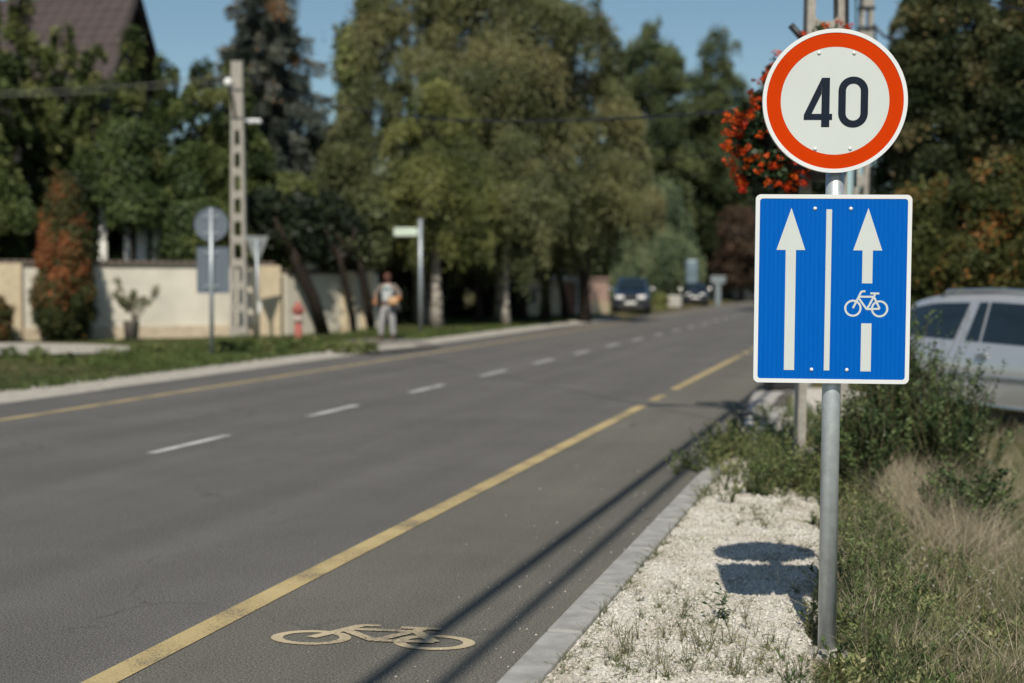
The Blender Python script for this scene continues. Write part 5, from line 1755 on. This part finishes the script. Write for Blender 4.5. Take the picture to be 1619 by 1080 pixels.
# ------------------------------------------------------------------ grass and weeds across the road
L_GRASS = leaf_mat('verge_grass', [(0, (0.04992, 0.07598, 0.02976)), (0.35, (0.1098, 0.1414, 0.05355)), (0.6, (0.1997, 0.2031, 0.1012)), (0.75, (0.337, 0.2883, 0.1934)), (1, (0.5243, 0.4585, 0.3422))], .6, .3)
L_FARG = leaf_mat('far_verge_grass', [(0, (0.0435, 0.0696, 0.0203)), (0.5, (0.0899, 0.1232, 0.0348)), (1, (0.1885, 0.1958, 0.0725))], .6, .3)
g = np.random.default_rng(77)
n = 66000
Y = g.uniform(9, 62, n); X = -11.6 - g.random(n) ** 1.4 * 9.0
k = np.array([noise.noise(Vector((x * .35, y * .35, 0))) for x, y in zip(X, Y)])
ins = np.ones(n, bool)
fpA, fpB = gnd(0, 559), gnd(205, 558)
dd = (fpB - fpA); Ld = dd.length; dd = dd / Ld
rel = np.stack([X - fpA.x, Y - fpA.y], 1); al = rel @ np.array([dd.x, dd.y]); pe = np.abs(rel @ np.array([-dd.y, dd.x]))
ins &= ~((pe < .75) & (al < Ld))
q1 = gnd(640, 549); ins &= ~((np.abs(X - q1.x) < 2.5) & (np.abs(Y - q1.y) < 3.2) & (X > q1.x - 2.2))
# keep clear of the wall line and behind it
wn = Vector((-(Wb - Wa).y, (Wb - Wa).x, 0)).normalized()
ins &= ((np.stack([X - Wa.x, Y - Wa.y], 1) @ np.array([wn.x, wn.y])) < -.1) | (X > Wb.x)
X, Y, k = X[ins], Y[ins], k[ins]; n = len(X)
H = .05 + .20 * np.clip(k + .3, 0, 1) * g.uniform(.4, 1.2, n)
H *= np.where((X > -14.5) & (Y < 41), 1.2, .7)
LV = Leaves(77)
LV.blades(np.stack([X, Y, np.full(n, .03)], 1), H, g.normal(size=n) * .06, g.normal(size=n) * .06, g.uniform(.012, .03, n), .35 + .4 * k + g.normal(size=n) * .15)
tag(LV.build('far_grass', L_FARG), 'green grass growing along the far side of the road', 'grass', kind='stuff')
Cn, Rd = [], []
for k_ in range(48):
    px = g.choice([g.uniform(340, 600), g.uniform(0, 330)], p=[.75, .25]); py = g.uniform(545, 566) if px > 340 else g.uniform(568, 584)
    if px > 480: py = min(py, 560)
    P = gnd(px, py); Cn.append((P.x, P.y, g.uniform(.05, .15))); r = g.uniform(.10, .26); Rd.append((r, r, r * .8))
LV = Leaves(78); LV.clumps(np.array(Cn), np.array(Rd), 300, .11, .05, g.uniform(.2, .9, 48), -.2)
tag(LV.build('far_weeds', L_FARG), 'leafy weeds growing through the far verge', 'weeds', kind='stuff')

# ------------------------------------------------------------------ near verge: grass, dry grass, herbs
g = np.random.default_rng(5)


def ez(X, Y):
    return np.array([gh(x, y) for x, y in zip(X, Y)])


EX = lambda Y: np.array([edge_x(y) for y in Y])
dryA, dryB = gnd(1340, 690), gnd(1545, 850)


def segd(X, Y, A, B):
    a = np.array([A.x, A.y]); b = np.array([B.x, B.y]); p = np.stack([X, Y], 1)
    t = np.clip(((p - a) @ (b - a)) / ((b - a) @ (b - a)), 0, 1)[:, None]
    return np.linalg.norm(p - (a + t * (b - a)), axis=1)


LV = Leaves(6)
n = 170000
Y = 3.7 + 13.5 * g.random(n) ** 1.25
X = EX(Y) + .04 + g.random(n) * (1.6 + .12 * Y)
k1 = np.array([noise.noise(Vector((x * 1.6, y * 1.2, 0))) for x, y in zip(X, Y)])
k2 = np.array([noise.noise(Vector((x * 4.5, y * 4.5, 3))) for x, y in zip(X, Y)])
sd = segd(X, Y, dryA, dryB)
dry = (sd < .30 + .35 * k1 + .3 * k2) & (g.random(n) < .85)
soilA = gnd(1560, 1000); bare = (np.hypot((X - soilA.x), (Y - soilA.y) * .6) < .25 + .2 * k2)
keep = g.random(n) < np.clip(.5 + 1.2 * k1 + .7 * k2, .10, 1)
keep &= ~(bare & (g.random(n) < .8))
keep &= ~((X > .55) & (Y > 11.5) & (g.random(n) < .6))
X, Y, k1, k2, dry = X[keep], Y[keep], k1[keep], k2[keep], dry[keep]; n = len(X)
de = np.clip((X - EX(Y)) / .22, .25, 1)
H = (.07 + .20 * g.random(n) ** 1.6 + .14 * np.clip(k1, 0, 1)) * de
H = np.where(dry, H * 1.25 + .05, H)
T = np.where(dry, .74 + .2 * g.random(n), .40 + .35 * k1 + .22 * k2 + .16 * g.normal(size=n))
T = np.where(~dry & (g.random(n) < .38), .66 + .32 * g.random(n), T)
LV.blades(np.stack([X, Y, ez(X, Y) - .01], 1), H, g.normal(size=n) * H * .62, g.normal(size=n) * H * .62, g.uniform(.0016, .0052, n), T)
# dead thatch lying on the soil
n = 22000
Y = 3.7 + 11 * g.random(n) ** 1.2; X = EX(Y) - .02 + g.random(n) * (1.3 + .1 * Y)
a = g.uniform(0, 6.28, n)
LV.put(np.stack([X, Y, ez(X, Y) + .012 + .02 * g.random(n)], 1), np.stack([np.cos(a), np.sin(a), g.normal(size=n) * .25], 1), np.stack([g.normal(size=n) * .3, g.normal(size=n) * .3, np.ones(n)], 1),
       g.uniform(.04, .16, n), g.uniform(.002, .006, n), .66 + .3 * g.random(n))
tag(LV.build('verge_grass', L_GRASS), 'mixed green and straw coloured grass on the bank right of the sign post', 'grass', kind='stuff')


def herb(LV, mb, P, H, nst, spread, leaf, seed, wide=.42, tb=.4, nl=16, up=.9):
    """one herb: wiry stems with small leaves along them"""
    g = np.random.default_rng(seed)
    P = np.array(P)
    for s in range(nst):
        a = g.uniform(0, 6.283); sp = spread * g.uniform(.15, 1); h = H * g.uniform(.55, 1)
        k = int(nl * g.uniform(.7, 1.3))
        ts = np.linspace(.12, 1, k)
        bx = np.stack([np.cos(a) * sp * ts ** 1.4, np.sin(a) * sp * ts ** 1.4, h * ts], 1) + P
        bx[:, :2] += np.cumsum(g.normal(size=(k, 2)) * h * .012, 0)
        if mb is not None:
            mb.tube([tuple(P), tuple(bx[k // 2]), tuple(bx[-1])], [.0005 + .0045 * H, .0004 + .003 * H, .0004], 4, cap=False)
        rep = 2
        Q = np.repeat(bx, rep, 0); m_ = len(Q)
        b = g.uniform(0, 6.283, m_)
        A = np.stack([np.cos(b), np.sin(b), np.full(m_, up) + g.normal(size=m_) * .3], 1)
        A = nrm(A)
        l = leaf * g.uniform(.6, 1.25, m_)
        N = g.normal(size=(m_, 3)) * .5 + np.array([0, 0, 1.])
        LV.put(Q + A * (l * .5)[:, None], A, N, l, l * wide, tb + g.normal(size=m_) * .14)


L_HERB = leaf_mat('herb_leaf', [(0, (0.03575, 0.0625, 0.02231)), (0.4, (0.09075, 0.1313, 0.04463)), (0.75, (0.1788, 0.211, 0.07875)), (1, (0.33, 0.3125, 0.151))], .5, .28)
L_SHRUB = leaf_mat('shrub_leaf', [(0, (0.02392, 0.04456, 0.01794)), (0.5, (0.06279, 0.09982, 0.03887)), (1, (0.1645, 0.2139, 0.08223))], .45, .25)
M_STEM = mat('weed_stem', (.10, .085, .04), .8, var=.3)

# weeds beyond the end of the kerb and along the gravel edge
LV, mb = Leaves(61), MB()
g = np.random.default_rng(61)
for k in range(330):
    y = g.uniform(11.3, 17.0); x = g.uniform(-1.68 + .06 * (y - 11.3), -.15)
    if y > 13.8 and x < -.9 and g.random() < .8: continue
    if y > 13.8 and g.random() < .45: continue
    herb(LV, mb, (x, y, -.01), g.uniform(.12, .42) * (1 if y < 14 else .75) * (.55 if x < -1.45 else 1), g.integers(4, 8), .2, .03, 1000 + k, tb=g.uniform(.2, .95), nl=20, wide=.36)
for k in range(330):
    y = 4.0 + 8.5 * g.random(); x = edge_x(y) + g.uniform(-.05, .3) + abs(g.normal()) * .4
    if segd(np.array([x]), np.array([y]), dryA, dryB)[0] < .35 and g.random() < .7: continue
    herb(LV, mb, (x, y, gh(x, y) if x > -.55 else 0.), g.uniform(.08, .30), g.integers(3, 8), .14, g.uniform(.016, .036), 2000 + k, tb=g.uniform(.15, 1), nl=16, wide=g.uniform(.2, .5))
for k in range(26):     # taller herbs near the post
    y = g.uniform(5.6, 9.5); x = edge_x(y) + g.uniform(.05, .45)
    herb(LV, mb, (x, y, gh(x, y)), g.uniform(.25, .46), g.integers(3, 6), .14, .026, 2300 + k, tb=g.uniform(.2, .7), nl=26, wide=.28)
for k in range(46):
    herb(LV, mb, (g.uniform(-.95, -.2), g.uniform(10.2, 11.1), 0), g.uniform(.18, .44), g.integers(4, 8), .2, .03, 2500 + k, tb=g.uniform(.2, .9), nl=20, wide=.36)
for k in range(95):
    y = g.uniform(9.9, 11.6); x = g.uniform(-1.25, -.4)
    if g.random() > (y - 9.6) / 1.6: continue
    herb(LV, mb, (x, y, .0), g.uniform(.05, .24), g.integers(3, 8), .16, g.uniform(.014, .03), 2600 + k, tb=g.uniform(.2, .95), nl=16, wide=.34)
LV.build('weed_leaves', L_HERB)
tag(bpy.data.objects['weed_leaves'], 'leafy green weeds crowding the end of the kerb and the gravel edge', 'weeds', kind='stuff')
tag(mb.build('weed_stems', M_STEM), 'thin stems of the weeds crowding the gravel edge', 'weeds', kind='stuff')

# small weeds scattered over the gravel, densest by the bottom edge
LV, mb = Leaves(62), MB()
def mat_weed(P, r, seed):
    LV.clumps(np.array([P]), np.array([[r, r * .8, .007]]), 2300, .012, .004, np.array([g.uniform(.25, 1)]), .0, .2, .3)
for k in range(420):     # low mats that darken the stones
    y = 3.9 + 7.4 * g.random() ** 1.15; x = g.uniform(-1.24, edge_x(y) + .02)
    if noise.noise(Vector((x * 2.3, y * 2.3, 6))) < -.06 + .2 * min(1, (edge_x(y) - x) / .3): continue
    mat_weed((x, y, gravel_z(x, y) + .006), g.uniform(.015, .06), k)
for k in range(420):
    y = 3.9 + 7.2 * g.random() ** 1.3; x = g.uniform(-1.24, edge_x(y))
    if g.random() < .2: x = -1.252 + .02 * g.random()
    elif noise.noise(Vector((x * 1.7, y * 1.7, 11))) < .08: continue
    z = gravel_z(x, y)
    herb(LV, mb, (x, y, z), g.uniform(.02, .085), g.integers(3, 8), g.uniform(.05, .12), .009, 3000 + k, tb=g.uniform(.25, 1), nl=9, wide=.26, up=.5)
    if g.random() < .5: mat_weed((x, y, z + .005), g.uniform(.02, .05), k)
for k in range(150):
    P = gnd(g.uniform(950, 1330), g.uniform(950, 1079) if k < 60 else 1079 - 70 * g.random() ** 1.6)
    if P.x > -.12: continue
    herb(LV, mb, (P.x, P.y, gravel_z(P.x, P.y)), g.uniform(.03, .15), g.integers(1, 5), g.uniform(.04, .10), .008, 3300 + k, tb=g.uniform(.35, 1), nl=14, wide=.26, up=.6)
    if g.random() < .75: mat_weed((P.x, P.y, gravel_z(P.x, P.y) + .005), g.uniform(.02, .06), k)
# flat dead sprigs and crumbs of litter
n = 3200
Y = 3.8 + 7 * g.random(n) ** 1.2; X = g.uniform(-1.24, -.35, n)
kk = np.array([noise.noise(Vector((x * 3.1, y * 3.1, 9))) for x, y in zip(X, Y)]); sel = kk > .05
X, Y = X[sel], Y[sel]; n = len(X); a = g.uniform(0, 6.28, n)
LV.put(np.stack([X, Y, np.array([gravel_z(x, y) for x, y in zip(X, Y)]) + .006], 1), np.stack([np.cos(a), np.sin(a), g.normal(size=n) * .2], 1), np.stack([g.normal(size=n) * .3, g.normal(size=n) * .3, np.ones(n)], 1),
       g.uniform(.01, .05, n), g.uniform(.002, .008, n), g.uniform(.3, 1, n))
tag(LV.build('gravel_weeds', L_HERB), 'tiny weeds and dry sprigs dotted over the pale gravel', 'weeds', kind='stuff')
tag(mb.build('gravel_weed_stems', M_STEM), 'wiry stems of the tiny weeds on the gravel', 'weeds', kind='stuff')

# the small dark leaved plant standing alone on the gravel
P = gnd(1141, 984)
t = thing('young_plant', 'single young plant with dark green leaves standing alone on the gravel', 'plant', (P.x, P.y, gravel_z(P.x, P.y)))
LV, mb = Leaves(63), MB()
herb(LV, mb, (0, 0, 0), .25, 1, .02, .036, 63, wide=.55, tb=.5, nl=7, up=.3)
herb(LV, mb, (0, 0, 0), .09, 6, .08, .03, 64, wide=.5, tb=.4, nl=5, up=.3)
LV.build('leaves', leaf_mat('young_plant_leaf', [(0, (.02, .045, .018)), (1, (.06, .10, .04))], .4, .25), t); mb.build('stem', M_STEM, t)
# pale dry stalk by the shadow
P = gnd(1229, 936)
t = thing('dry_stalk', 'pale dry stalk standing upright beside the shadow of the sign', 'plant', (P.x, P.y, 0))
MB().tube([(0, 0, -.01), (.004, 0, .06), (.0, .0, .135)], [.0035, .003, .002], 6).build('stem', mat('bleached_stalk', (.5, .44, .34), .8), t)
MB().tube([(.0, 0, .06), (-.02, .0, .10)], [.002, .001], 5).build('twig', bpy.data.materials['bleached_stalk'], t)

# shrub behind the post
def shrub(label, P, H, spread, nst, seed, leaf=.036, tb=(.05, .95)):
    t = thing('shrub', label, 'shrub', P)
    LV, mb = Leaves(seed), MB()
    g = np.random.default_rng(seed)
    for s in range(nst):
        a = g.uniform(0, 6.283); r0 = spread * .5 * g.random()
        herb(LV, mb, (math.cos(a) * r0, math.sin(a) * r0, -.05), H * g.uniform(.6, 1.1), 2, spread * g.uniform(.3, 1.1), leaf * g.uniform(.7, 1.4), seed * 1000 + s, tb=g.uniform(*tb), nl=40, wide=.45, up=.7)
    LV.build('leaves', L_SHRUB, t); mb.build('stem', M_STEM, t)
    return t
for (px, py, H, sp, nst, sd_, lab) in ((1425, 765, 1.5, .56, 95, 71, 'dense small leaved shrub just right of the blue plate in front of the silver car'),
                                     (1505, 785, 1.2, .5, 100, 72, 'loose small leaved shrub overlapping the door of the silver car'),
                                     (1352, 812, .92, .34, 100, 73, 'low dark shrub directly behind the sign post'),
                                     (1520, 845, .55, .42, 70, 74, 'low sprawling dark shrub below the car on the bank')):
    P = gnd(px, py, -.15); P.z = gh(P.x, P.y)
    shrub(lab, P, H, sp, nst, sd_)

# tiny white flowers on the bank
LV = Leaves(81); mb = MB()
g = np.random.default_rng(81)
for k in range(70):
    P = gnd(g.uniform(1440, 1615), g.uniform(900, 1060), -.12) if k > 10 else gnd(g.uniform(1370, 1500), g.uniform(760, 960), -.1)
    z = gh(P.x, P.y); h = g.uniform(.05, .16)
    mb.tube([(P.x, P.y, z), (P.x, P.y, z + h)], .0012, 4, cap=False)
    LV.clumps(np.array([[P.x, P.y, z + h]]), np.array([[.008, .008, .005]]), 9000, .011, .008, np.array([g.random()]), shell=.7)
tag(LV.build('white_flowers', leaf_mat('white_petal', [(0, (.55, .52, .46)), (1, (.7, .68, .64))], .6, .3)), 'tiny white flowers dotted over the grassy bank', 'flowers', kind='stuff')
tag(mb.build('flower_stems', M_STEM), 'thin stems under the tiny white flowers', 'flowers', kind='stuff')
